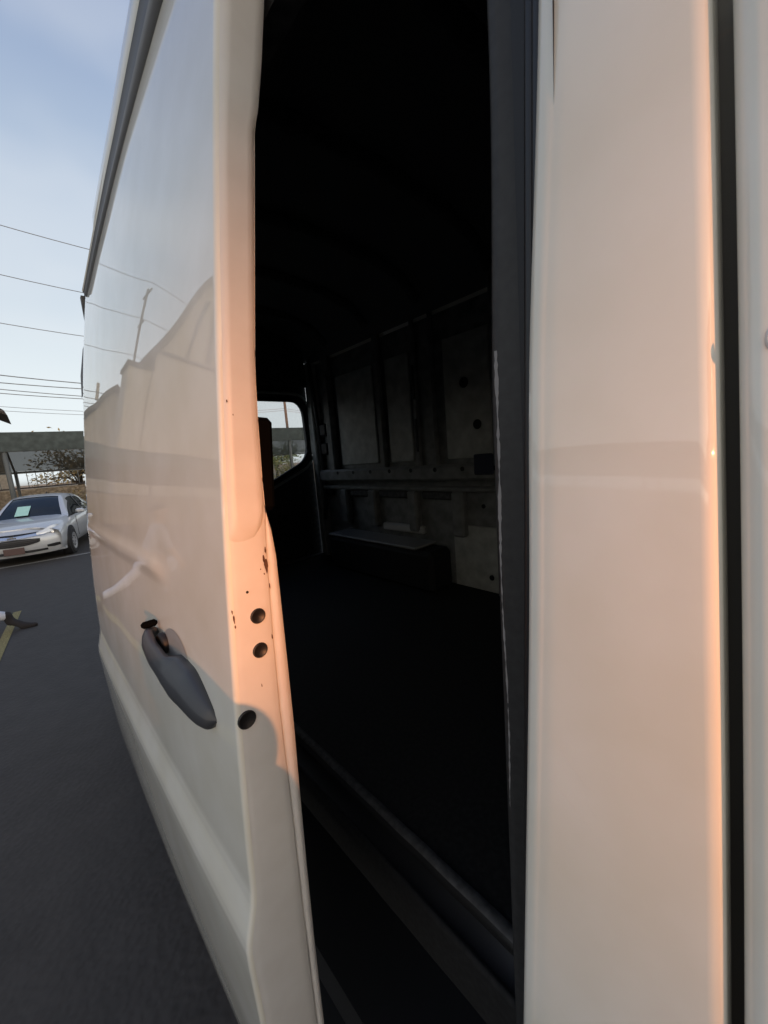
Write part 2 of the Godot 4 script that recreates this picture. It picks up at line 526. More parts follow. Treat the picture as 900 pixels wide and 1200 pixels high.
	for i in 30:
		var y: float = lerp(-1.0, 0.598, i / 29.0)
		var row := []
		for j in 20:
			var z: float = lerp(-0.515, Z_TRAIL + 0.02, j / 19.0)
			var x: float = max(lin(rim, y), 0.205) - 0.003 + 0.004 * sin(j * 1.1)
			row.append(Vector3(x, Y(y), z))
		rows.append(row)
	sheet(st, rows, true)
	obj("inner_panel", st, M.inner_paint, skin)
	# bottom closing strip
	st = flat()
	box(st, Vector3(0.155, Y(-1.0), -1.11), Vector3(0.06, 0.02, 1.28), 0.004)
	obj("bottom_seal", st, M.rubber, skin)
	# drip gutter over the door: dark underside, pale outer lip that ends before the door does, tapering to the rear
	var g_in := []; var g_out := []; var g_lip := []
	for j in 41:
		var z: float = lerp(-0.25, -1.70, j / 40.0)
		var t := (-0.685 - z) / 0.995
		var yi := 0.689 - 0.074 * t
		var xi: float = minf(0.2475 - 0.0175 * t, door_x(yi, clampf(z, Z_TRAIL, Z_LEAD)))
		var yo := 0.728 - 0.097 * t
		var xo: float = minf(0.236 - 0.017 * t, xi - 0.008)
		var yl: float = lerp(yi, yo, 0.35)
		g_in.append([Vector3(xi + 0.03, Y(yi), z), Vector3(xi + 0.002, Y(yi), z), Vector3(xi - 0.006, Y(yi + 0.004), z), Vector3(lerp(xi, xo, 0.75), Y(yl), z)])
		g_out.append([Vector3(lerp(xi, xo, 0.75), Y(yl), z), Vector3(xo + 0.004, Y(yl + 0.003), z), Vector3(xo + 0.001, Y(yo - 0.002), z), Vector3(xo, Y(yo), z)])
		var tall: float = 0.037 + 0.009 * t if z > -1.37 else 0.010
		g_lip.append([Vector3(xo, Y(yo), z), Vector3(xo - 0.002, Y(yo + 0.004), z), Vector3(xo - 0.003 + 0.005 * t, Y(yo + tall * 0.8), z), Vector3(xo + 0.002 + 0.005 * t, Y(yo + tall), z), Vector3(xo + 0.09, Y(yo + tall + 0.004), z)])
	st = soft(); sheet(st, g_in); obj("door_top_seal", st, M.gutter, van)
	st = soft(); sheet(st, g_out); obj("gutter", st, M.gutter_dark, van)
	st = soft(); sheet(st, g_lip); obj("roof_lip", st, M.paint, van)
	build_handle(skin)

func lin(tab: Array, k: float) -> float:
	if k <= tab[0][0]: return tab[0][1]
	for i in tab.size() - 1:
		if k <= tab[i + 1][0]: return lerp(tab[i][1], tab[i + 1][1], (k - tab[i][0]) / (tab[i + 1][0] - tab[i][0]))
	return tab[-1][1]

func build_handle(skin: Node3D) -> void:
	# lens-shaped grip along the door: pointed front half lies on the skin, rear half stands off it as a strap
	var st := soft()
	var rows := []
	for i in 41:
		var t := i / 40.0
		var z: float = lerp(-0.528, -0.80, t)
		var yc: float = -0.342 + 0.020 * smoothstep(0.0, 0.3, t) + 0.012 * smoothstep(0.3, 0.8, t) + 0.022 * smoothstep(0.75, 1.0, t)
		var nose: float = sqrt(1.0 - pow(1.0 - clampf(t / 0.36, 0.0, 1.0), 2.2))
		var tail: float = sqrt(clampf((1.0 - t) * 10.0, 0.0, 1.0))
		var wide: float = 0.030 * nose * tail * lerp(1.0, 0.72, smoothstep(0.42, 0.62, t)) + 0.0008
		var deep: float = 0.032 * sqrt(1.0 - pow(1.0 - clampf(t / 0.45, 0.0, 1.0), 2.0)) * lerp(0.6, 1.0, tail) + 0.001
		var gap: float = 0.017 * smoothstep(0.46, 0.56, t) * (1.0 - smoothstep(0.95, 1.0, t))
		var sx: float = door_x(yc, z)
		var row := []
		for q in [[-0.15, -1.0], [0.45, -1.0], [0.62, -0.96], [0.86, -0.66], [0.95, -0.50], [1.0, -0.28], [0.99, 0.0], [0.93, 0.26], [0.88, 0.36], [0.62, 0.72], [0.42, 0.93], [0.30, 1.0], [-0.15, 1.0], [-0.15, 0.0], [-0.15, -1.0]]:
			row.append(Vector3(sx - gap - (deep - gap) * q[0], Y(yc + wide * q[1]), z))
		rows.append(row)
	sheet(st, rows)
	obj("handle", st, M.plastic, skin)
	# shallow hand recess behind the strap
	st = soft()
	rows = []
	for i in 13:
		var row := []
		for k in 29:
			var a := TAU * k / 28.0
			var r := i / 12.0
			var z := -0.695 + 0.062 * cos(a) * r
			var y := -0.296 + 0.036 * sin(a) * r
			row.append(Vector3(door_x(y, z) - 0.0008 - 0.0012 * sin(PI * r) * r, Y(y), z))
		rows.append(row)
	sheet(st, rows)
	obj("handle_recess", st, M.recess, skin)
	st = soft()
	plug(st, Vector3(door_x(-0.296, -0.748) - 0.002, Y(-0.296), -0.748), Vector3(-1, 0, 0.1).normalized(), 0.019, 0.010)
	obj("lock_barrel", st, M.black, skin)
	st = flat()
	box(st, Vector3(door_x(-0.275, -0.79) - 0.015, Y(-0.268), -0.788), Vector3(0.026, 0.012, 0.013), 0.004)
	obj("handle_clip", st, M.foam, skin)

func build_pillar(van: Node3D) -> void:
	# outer panel of the pillar between door opening and front door, edges rolled in
	var st := soft()
	var rows := []
	for i in 60:
		var y: float = lerp(-1.15, 0.62, i / 59.0)
		var x := body_x(y)
		var r := lerpf(-0.164, -0.06, clampf((0.183 - y) / 0.529, -0.5, 1.6))   # shut line leans forward going down
		var zf: float = r * x
		var zr: float = -0.128 - 0.008 * clampf((0.25 - y) / 0.75, 0.0, 1.0) - 0.003 * exp(-pow((y - 0.05) / 0.12, 2.0))
		var row := []
		row.append(Vector3(x + 0.022, Y(y), zf))
		for k in 9:
			var a := PI * 0.5 * k / 8.0
			row.append(Vector3(x + 0.008 - 0.008 * sin(a), Y(y), zf - 0.008 + 0.008 * cos(a)))
		for k in 9:
			var t := (k + 1) / 10.0
			row.append(Vector3(x - 0.0012 * sin(PI * t), Y(y), lerp(zf - 0.008, zr + 0.016, t)))
		row.append(Vector3(x, Y(y), zr + 0.0158))
		row.append(Vector3(x + 0.00025, Y(y), zr + 0.0145))
		row.append(Vector3(x + 0.0003, Y(y), zr + 0.013))
		row.append(Vector3(x + 0.0007, Y(y), zr + 0.006))
		row.append(Vector3(x + 0.003, Y(y), zr + 0.002))
		row.append(Vector3(x + 0.008, Y(y), zr))
		row.append(Vector3(x + 0.014, Y(y), zr + 0.001))
		rows.append(row)
	sheet(st, rows, true)
	obj("door_pillar", st, M.paint, van)
	# front door behind the shut line
	st = soft()
	rows = []
	for i in 60:
		var y: float = lerp(-1.15, 0.62, i / 59.0)
		var x := body_x(y)
		var r := lerpf(-0.164, -0.06, clampf((0.183 - y) / 0.529, -0.5, 1.6))
		var zf: float = r * x + 0.0066
		var row := [Vector3(x + 0.022, Y(y), zf)]
		for k in 9:
			var a := PI * 0.5 * k / 8.0
			row.append(Vector3(x + 0.010 - 0.010 * sin(a), Y(y), zf + 0.010 - 0.010 * cos(a)))
		for z in [0.05, 0.1, 0.2, 0.4, 0.7, 0.95]: row.append(Vector3(x - 0.001, Y(y), z))
		if y < 0.22: rows.append(row)
	sheet(st, rows)
	var fd := obj("front_door", st, M.paint, van)
	for e in [[0.0, 0.30], [0.90, 0.98]]:
		st = soft()
		rows = []
		for i in 12:
			var y: float = lerp(0.20, 0.64, i / 11.0)
			var shift: float = 0.0 if e[0] == 0.0 else -0.5 * (y - 0.2)
			var x := body_x(y)
			var zf: float = -0.041 + 0.006 if e[0] == 0.0 else e[0] + shift
			rows.append([Vector3(x + 0.022, Y(y), zf), Vector3(x + 0.002, Y(y), zf + 0.002), Vector3(x, Y(y), zf + 0.006), Vector3(x, Y(y), e[1] + shift)])
		sheet(st, rows)
		obj("window_frame", st, M.paint, fd)
	st = flat()
	quad(st, Vector3(body_x(0.21) + 0.008, Y(0.21), 0.28), Vector3(body_x(0.21) + 0.008, Y(0.21), 0.92), Vector3(body_x(0.62) + 0.008, Y(0.62), 0.72), Vector3(body_x(0.62) + 0.008, Y(0.62), 0.28))
	obj("side_window", st, M.dark_glass, fd)
	# black core of the shut line
	st = flat()
	box(st, Vector3(0.288, Y(-0.25), -0.02), Vector3(0.006, 1.8, 0.16), 0.0)
	obj("shut_line_seal", st, M.gap, van)
	# scuffed little dent in the front door paint
	st = soft()
	var cup := []
	for i in 5:
		var row := []
		for k in 17:
			var a := TAU * k / 16.0
			var r := i / 4.0
			row.append(Vector3(body_x(0.038) - 0.0011 - 0.0012 * sin(PI * r), Y(0.0375 + 0.0052 * r * sin(a)), -0.0158 + 0.0021 * r * cos(a)))
		cup.append(row)
	sheet(st, cup)
	obj("paint_blister", st, M.edge_paint, fd)
	# faint scratches in the pillar paint
	for q in [[-0.198, -0.118, -0.232, -0.082], [-0.236, -0.112, -0.262, -0.075], [-0.128, -0.122, -0.140, -0.112], [0.02, -0.1235, 0.012, -0.1225], [-0.04, -0.1262, -0.047, -0.1258], [-0.067, -0.1262, -0.076, -0.1255]]:
		st = flat()
		var pts := []
		for k in 9:
			var t := k / 8.0
			var y: float = lerp(q[0], q[2], t) + 0.0006 * sin(t * 7.0)
			pts.append(Vector3(body_x(y) - 0.0013, Y(y), lerp(q[1], q[3], t)))
		for k in 8: quad(st, pts[k] + Vector3(0, 0.00018, 0), pts[k + 1] + Vector3(0, 0.00018, 0), pts[k + 1] - Vector3(0, 0.00018, 0), pts[k] - Vector3(0, 0.00018, 0))
		obj("paint_scratch", st, M.chip, van)
	# rubber seals of the opening, stepped inwards
	for s in [[0.269, 0.0042, 0.133, 0.5, "rubber"], [0.292, 0.0052, 0.1495, 0.5, "rubber"]]:
		st = soft()
		var pts := []
		for i in 40:
			var y: float = lerp(-1.1, 0.56, i / 39.0)
			pts.append(Vector3(s[0] + 0.06 * y, Y(y), -s[2] - 0.03 * y * 0.0 - 0.004 * sin(y * 2.2) * 0.5))
		tube(st, pts, s[1], 10)
		obj("door_seal", st, M[s[4]], van)
	st = flat()
	for i in 1:
		quad(st, Vector3(0.305, Y(-1.15), -0.12), Vector3(0.305, Y(0.6), -0.12), Vector3(0.309, Y(0.6), -0.166), Vector3(0.309, Y(-1.15), -0.166))
		quad(st, Vector3(0.262, Y(-1.15), -0.115), Vector3(0.262, Y(0.6), -0.115), Vector3(0.305, Y(0.6), -0.12), Vector3(0.305, Y(-1.15), -0.12))
	obj("seal_channel", st, M.black, van)
	# grey inner flange of the jamb
	st = soft()
	rows = []
	for i in 50:
		var y: float = lerp(-1.15, 0.6, i / 49.0)
		var x := 0.331
		var zr: float = -0.198 - 0.009 * smoothstep(0.32, 0.0, y)
		rows.append([Vector3(x, Y(y), -0.12), Vector3(x - 0.001, Y(y), zr + 0.013), Vector3(x - 0.0026, Y(y), zr + 0.010), Vector3(x - 0.0026, Y(y), zr + 0.003), Vector3(x, Y(y), zr), Vector3(x + 0.006, Y(y), zr + 0.001), Vector3(x + 0.05, Y(y), zr + 0.012), Vector3(x + 0.05, Y(y), zr + 0.10)])
	sheet(st, rows, true)
	var jamb := obj("door_jamb", st, M.jamb, van)
	# pale rubbed streak along the jamb
	st = flat()
	var last: Array = []
	for k in 120:
		var y := 0.085 - k * 0.0042
		var zr: float = -0.198 - 0.009 * smoothstep(0.32, 0.0, y)
		var wz := maxf(0.0, (0.0016 if k < 45 else 0.0008) * (0.75 + 0.4 * sin(k * 0.31) * sin(k * 0.117 + 1.0)) + rng.randf_range(-0.0004, 0.0006)) * (1.0 if k < 100 else (120 - k) / 20.0)
		var zc := zr + 0.0055 + 0.0012 * sin(k * 0.09) + rng.randf_range(-0.0002, 0.0002)
		var now := [Vector3(0.331 - 0.0029, Y(y), zc - wz), Vector3(0.331 - 0.0029, Y(y), zc + wz)]
		if last and wz > 0.0001: quad(st, last[0], last[1], now[1], now[0])
		last = now
	obj("scratches", st, M.scuff, jamb)
	for y in [0.0925, -0.02]:
		st = soft()
		plug(st, Vector3(0.2885 + 0.06 * y, Y(y), -0.1475), Vector3(-0.8, 0, -0.2).normalized(), 0.0016, 0.0008, 10)
		obj("seal_clip", st, M.black, van)

# outer shell: profile (x, height above eye), far side mirrored about x = 1.26
func build_shell(van: Node3D) -> void:
	var prof := [[0.265, -1.16], [0.232, -1.0], [0.222, -0.6], [0.236, -0.2], [0.25, 0.1], [0.272, 0.45], [0.285, 0.62], [0.30, 0.72], [0.345, 0.90], [0.42, 1.06], [0.56, 1.17], [0.8, 1.235], [1.26, 1.26]]
	# rear quarter hidden behind the slid door
	var st := soft()
	var rows := []
	for q in 8:
		var row := []
		for j in 12:
			var z: float = lerp(-1.47, -3.43, j / 11.0)
			row.append(Vector3(prof[q][0] + 0.11 * smoothstep(-2.2, -3.43, z), Y(prof[q][1]), z))
		rows.append(row)
	sheet(st, rows)
	obj("rear_quarter", st, M.paint, van)
	# roof
	st = soft()
	rows = []
	for q in range(6, prof.size()):
		var row := []
		for j in 12:
			var z: float = lerp(0.5, -3.43, j / 11.0)
			row.append(Vector3(prof[q][0] + (0.11 * smoothstep(-2.2, -3.43, z) * (1.0 - smoothstep(0.9, 1.2, prof[q][1]))), Y(prof[q][1]), z))
		rows.append(row)
	for q in range(prof.size() - 2, 5, -1):
		var row := []
		for j in 12: row.append(Vector3(2.52 - prof[q][0], Y(prof[q][1]), lerp(0.5, -3.43, j / 11.0)))
		rows.append(row)
	sheet(st, rows)
	obj("roof", st, M.paint, van)
	# far side
	st = soft()
	rows = []
	for q in 7:
		var row := []
		for z in [2.0, 0.9, 0.5, -3.43]: row.append(Vector3(2.52 - prof[q][0], Y(prof[q][1]), z))
		if q < 5: rows.append(row)
		else: rows.append([row[2] + Vector3(0, 0, 0.0), row[2], row[2], row[3]])
	sheet(st, rows, true)
	obj("far_side", st, M.paint, van)
	# cab: windscreen, bonnet, nose, bumper
	st = flat()
	quad(st, Vector3(0.33, Y(1.0), 0.5), Vector3(2.19, Y(1.0), 0.5), Vector3(2.19, Y(0.63), 0.72), Vector3(0.33, Y(0.63), 0.72))
	quad(st, Vector3(0.56, Y(1.17), 0.5), Vector3(1.96, Y(1.17), 0.5), Vector3(2.19, Y(1.0), 0.5), Vector3(0.33, Y(1.0), 0.5))
	quad(st, Vector3(0.8, Y(1.235), 0.5), Vector3(1.72, Y(1.235), 0.5), Vector3(1.96, Y(1.17), 0.5), Vector3(0.56, Y(1.17), 0.5))
	obj("cab_roof", st, M.paint, van)
	st = flat()
	quad(st, Vector3(0.31, Y(0.62), 0.73), Vector3(2.21, Y(0.62), 0.73), Vector3(2.24, Y(-0.02), 1.35), Vector3(0.28, Y(-0.02), 1.35))
	obj("windscreen", st, M.dark_glass, van)
	st = soft()
	rows = []
	for p in [[1.34, -0.03], [1.6, -0.12], [1.85, -0.25], [1.98, -0.45], [2.05, -0.8], [2.03, -1.1], [1.95, -1.25]]:
		rows.append([Vector3(0.27, Y(p[1] - 0.06), p[0] - 0.12), Vector3(0.5, Y(p[1]), p[0]), Vector3(1.26, Y(p[1] + 0.02), p[0] + 0.05), Vector3(2.02, Y(p[1]), p[0]), Vector3(2.25, Y(p[1] - 0.06), p[0] - 0.12)])
	sheet(st, rows)
	obj("bonnet", st, M.paint, van)
	st = soft()
	rows = []
	for q in 5:
		rows.append([Vector3(prof[q][0], Y(min(prof[q][1], -0.08)), 0.955), Vector3(prof[q][0], Y(min(prof[q][1], -0.1)), 1.5), Vector3(prof[q][0] + 0.02, Y(min(prof[q][1], -0.3)), 1.9)])
	sheet(st, rows, true)
	obj("front_wing", st, M.paint, van)
	# underbody and wheels
	st = flat()
	box(st, Vector3(1.26, Y(-1.17), -0.75), Vector3(1.9, 0.1, 5.3), 0.0)
	obj("chassis", st, M.black, van)
	for p in [[0.36, -2.35], [2.16, -2.35], [0.36, 1.25], [2.16, 1.25]]:
		var sgn := -1.0 if p[0] < 1.0 else 1.0
		var c := Vector3(p[0], 0.34, p[1])
		st = soft()
		lathe(st, c, Vector3(sgn, 0, 0), [[0.2, 0.1], [0.31, 0.1], [0.335, 0.07], [0.34, 0.0], [0.335, -0.09], [0.2, -0.1]])
		var ty := obj("wheel", st, M.tyre, van)
		st = soft()
		lathe(st, c, Vector3(sgn, 0, 0), [[0.0, 0.07], [0.07, 0.075], [0.09, 0.05], [0.17, 0.06], [0.2, 0.1]])
		obj("rim", st, M.rim, ty)
	# mirror of the cab
	st = flat()
	box(st, Vector3(0.16, Y(0.3), 1.05), Vector3(0.16, 0.3, 0.09), 0.03)
	box(st, Vector3(0.25, Y(0.24), 1.02), Vector3(0.08, 0.05, 0.05), 0.01)
	obj("wing_mirror", st, M.plastic, van)

# sheet with a rounded window-like hole: outline and hole have the same number of points
func ring(st: SurfaceTool, outer: PackedVector2Array, inner: PackedVector2Array, z: float, t: float) -> void:
	var n := inner.size()
	for i in n:
		var j := (i + 1) % n
		var a := outer[i]; var b := outer[j]; var c := inner[j]; var d := inner[i]
		quad(st, Vector3(a.x, a.y, z), Vector3(b.x, b.y, z), Vector3(c.x, c.y, z), Vector3(d.x, d.y, z))
		quad(st, Vector3(d.x, d.y, z - t), Vector3(c.x, c.y, z - t), Vector3(b.x, b.y, z - t), Vector3(a.x, a.y, z - t))
		quad(st, Vector3(d.x, d.y, z), Vector3(c.x, c.y, z), Vector3(c.x, c.y, z - t), Vector3(d.x, d.y, z - t))
		quad(st, Vector3(a.x, a.y, z - t), Vector3(b.x, b.y, z - t), Vector3(b.x, b.y, z), Vector3(a.x, a.y, z))

# rounded polygon through corners with radius r
func rounded(corners: Array, r: float, steps := 7, along_edge := 8) -> PackedVector2Array:
	var out := PackedVector2Array()
	var n := corners.size()
	for i in n:
		var p: Vector2 = corners[i]
		var a: Vector2 = corners[(i + n - 1) % n]; var b: Vector2 = corners[(i + 1) % n]
		var p0 := p + (a - p).normalized() * r; var p1 := p + (b - p).normalized() * r
		for k in steps:
			var t := k / float(steps - 1)
			out.append(p0.lerp(p, t).lerp(p.lerp(p1, t), t))
		var q0 := b + (p - b).normalized() * r
		for k in range(1, along_edge): out.append(p1.lerp(q0, k / float(along_edge)))
	return out

func on_rect(c: Vector2, p: Vector2, lo: Vector2, hi: Vector2) -> Vector2:
	var d := p - c
	var t := 1e9
	if d.x > 1e-6: t = min(t, (hi.x - c.x) / d.x)
	if d.x < -1e-6: t = min(t, (lo.x - c.x) / d.x)
	if d.y > 1e-6: t = min(t, (hi.y - c.y) / d.y)
	if d.y < -1e-6: t = min(t, (lo.y - c.y) / d.y)
	return c + d * t

func build_load_space(van: Node3D) -> void:
	var st := flat()
	var zr := -3.40
	# floor with its edge over the step well
	box(st, Vector3(1.345, Y(-0.985), -1.62), Vector3(1.59, 0.03, 3.5), 0.0)
	obj("floor", st, M.floor, van)
	st = soft()
	var strips := [["sill_edge", M.sill, [Vector2(0.572, -0.966), Vector2(0.569, -0.960), Vector2(0.549, -0.960), Vector2(0.545, -0.965)]],
		["sill_riser", M.rubber, [Vector2(0.546, -0.964), Vector2(0.543, -0.967), Vector2(0.540, -0.975), Vector2(0.538, -0.99)]],
		["sill_channel", M.rubber, [Vector2(0.539, -0.984), Vector2(0.530, -0.992), Vector2(0.512, -1.0), Vector2(0.496, -1.002)]],
		["sill_lip", M.floor, [Vector2(0.499, -1.002), Vector2(0.497, -0.996), Vector2(0.488, -0.998), Vector2(0.484, -1.008), Vector2(0.485, -1.25)]]]
	for e in strips:
		st = soft()
		var rows := []
		for j in 50:
			var z: float = lerp(0.08, -1.42, j / 49.0)
			var row := []
			for p in e[2]: row.append(Vector3(p.x + 0.0004 * sin(z * 40.0), Y(p.y + 0.0005 * sin(z * 31.0 + 1.0)), z))
			rows.append(row)
		sheet(st, rows)
		obj(e[0], st, e[1], van)
	var rows := []
	st = flat()
	box(st, Vector3(0.40, Y(-1.235), -0.66), Vector3(0.32, 0.02, 1.5), 0.0)
	obj("step_tread", st, M.black, van)
	# end walls of the step well and the bulkhead behind the cab
	st = flat()
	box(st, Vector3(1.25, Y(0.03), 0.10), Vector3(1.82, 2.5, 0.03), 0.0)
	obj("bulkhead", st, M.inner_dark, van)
	# ceiling with ribs
	st = soft()
	rows = []
	for p in [[0.318, 0.55], [0.335, 0.70], [0.375, 0.88], [0.445, 1.03], [0.58, 1.135], [0.82, 1.195], [1.26, 1.22], [1.70, 1.195], [1.94, 1.135], [2.075, 1.03], [2.13, 0.92]]:
		rows.append([Vector3(p[0], Y(p[1]), 0.08), Vector3(p[0], Y(p[1]), zr)])
	sheet(st, rows, true)
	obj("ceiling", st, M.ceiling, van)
	for z in [-0.75, -1.3, -1.85, -2.4, -2.95]:
		st = soft()
		rows = []
		for dz in [0.035, 0.02, -0.02, -0.035]:
			var drop := 0.035 if absf(dz) < 0.03 else 0.0
			var row := []
			for p in [[0.42, 0.985], [0.58, 1.125], [0.82, 1.188], [1.26, 1.212], [1.70, 1.188], [1.94, 1.125], [2.07, 1.02]]: row.append(Vector3(p[0], Y(p[1] - drop), z + dz))
			rows.append(row)
		sheet(st, rows)
		obj("roof_rib", st, M.inner_dark, van)
	# inner face of the near side behind the opening and above it
	st = flat()
	box(st, Vector3(0.345, Y(-0.25), -1.87), Vector3(0.03, 1.9, 0.76), 0.0)
	obj("near_wall", st, M.inner_paint, van)
	st = flat()
	box(st, Vector3(0.412, Y(-0.25), -2.81), Vector3(0.03, 1.9, 1.16), 0.0, Basis(Vector3.UP, -0.13))
	obj("near_wall", st, M.inner_paint, van)
	st = flat()
	box(st, Vector3(0.318, Y(0.60), -0.70), Vector3(0.03, 0.10, 1.55), 0.0)
	obj("opening_header", st, M.inner_dark, van)
	build_far_wall(van)
	build_rear_doors(van, zr)
	# wheel box with pale scuffed lid
	st = flat()
	box(st, Vector3(1.985, Y(-0.825), -2.29), Vector3(0.24, 0.29, 1.22), 0.03)
	var wb := obj("wheel_box", st, M.floor, van)
	st = flat()
	box(st, Vector3(1.985, Y(-0.668), -2.36), Vector3(0.235, 0.022, 1.08), 0.008)
	obj("lid", st, mat(0.28, 0.28, 0.27, 0.5), wb)

func build_far_wall(van: Node3D) -> void:
	var xw := 2.165
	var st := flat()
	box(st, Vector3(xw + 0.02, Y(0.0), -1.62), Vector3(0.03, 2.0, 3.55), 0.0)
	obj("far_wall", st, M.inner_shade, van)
	# upper frame members: [z, width, y0, y1, proud]
	var ribs := [[-3.06, 0.10, -0.18, 1.0, 0.07], [-2.36, 0.075, -0.12, 0.95, 0.05], [-1.98, 0.045, -0.12, 0.95, 0.03], [-1.80, 0.035, -0.12, 0.95, 0.045], [-1.27, 0.11, -1.0, 1.0, 0.07], [-0.75, 0.08, -1.0, 1.0, 0.07], [-0.2, 0.1, -1.0, 1.0, 0.07]]
	for r in ribs:
		st = flat()
		box(st, Vector3(xw - r[4] * 0.5, Y((r[2] + r[3]) * 0.5), r[0]), Vector3(r[4], r[3] - r[2], r[1]), 0.016)
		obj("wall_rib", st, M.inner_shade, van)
	# raised pale panels between the ribs
	for p in [[-2.71, 0.52], [-2.17, 0.26], [-1.54, 0.36]]:
		st = flat()
		box(st, Vector3(xw - 0.004, Y(0.33), p[0]), Vector3(0.016, 0.80, p[1]), 0.007)
		obj("pressed_panel", st, M.inner_paint, van)
	# slots in the narrow rib
	for y in [0.50, 0.12]:
		st = flat()
		box(st, Vector3(xw - 0.031, Y(y), -1.98), Vector3(0.006, 0.24, 0.02), 0.002)
		obj("slot", st, M.black, van)
	# belt rails
	st = flat()
	box(st, Vector3(xw - 0.045, Y(-0.16), -1.62), Vector3(0.09, 0.11, 3.3), 0.018)
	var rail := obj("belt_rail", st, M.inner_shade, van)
	for k in 8:
		st = soft()
		plug(st, Vector3(xw - 0.0905, Y(-0.135), -2.95 + 0.235 * k), Vector3(-1, 0, 0), 0.016, 0.003, 12)
		obj("rail_hole", st, M.black, rail)
	st = flat()
	box(st, Vector3(xw - 0.03, Y(-0.275), -1.62), Vector3(0.06, 0.035, 3.3), 0.01)
	obj("lower_rail", st, M.inner_shade, van)
	# lower bays with their uprights, dark recess tops and pale lower webs
	for z in [-2.93, -2.53, -2.05, -1.62]:
		st = flat()
		box(st, Vector3(xw - 0.035, Y(-0.45), z), Vector3(0.07, 0.32, 0.10), 0.015)
		obj("lower_upright", st, M.inner_shade, van)
	for b in [[-2.73, 0.26], [-2.29, 0.34], [-1.83, 0.28]]:
		st = flat()
		box(st, Vector3(xw - 0.02, Y(-0.325), b[0]), Vector3(0.04, 0.06, b[1]), 0.012)
		obj("recess_cap", st, M.inner_dark, van)
	st = flat()
	box(st, Vector3(xw - 0.02, Y(-0.60), -2.2), Vector3(0.05, 0.06, 0.46), 0.01)
	obj("lower_web", st, mat(0.55, 0.55, 0.53, 0.6), van)
	st = flat()
	box(st, Vector3(xw - 0.006, Y(-0.78), -1.45), Vector3(0.02, 0.5, 0.5), 0.008)
	obj("pressed_panel", st, M.inner_paint, van)
	for p in [[-1.55, 0.42, 0.034], [-1.42, 0.14, 0.030], [-1.40, -0.38, 0.014], [-1.36, -0.85, 0.018]]:
		st = soft()
		plug(st, Vector3(xw - (0.074 if p[0] > -1.5 else 0.014), Y(p[1]), p[0]), Vector3(-1, 0, 0), p[2], 0.006, 16)
		obj("grommet", st, M.black, van)
	st = flat()
	box(st, Vector3(xw - 0.1, Y(-0.11), -1.37), Vector3(0.02, 0.13, 0.14), 0.008)
	obj("blue_label", st, mat(0.03, 0.035, 0.06, 0.5), van)

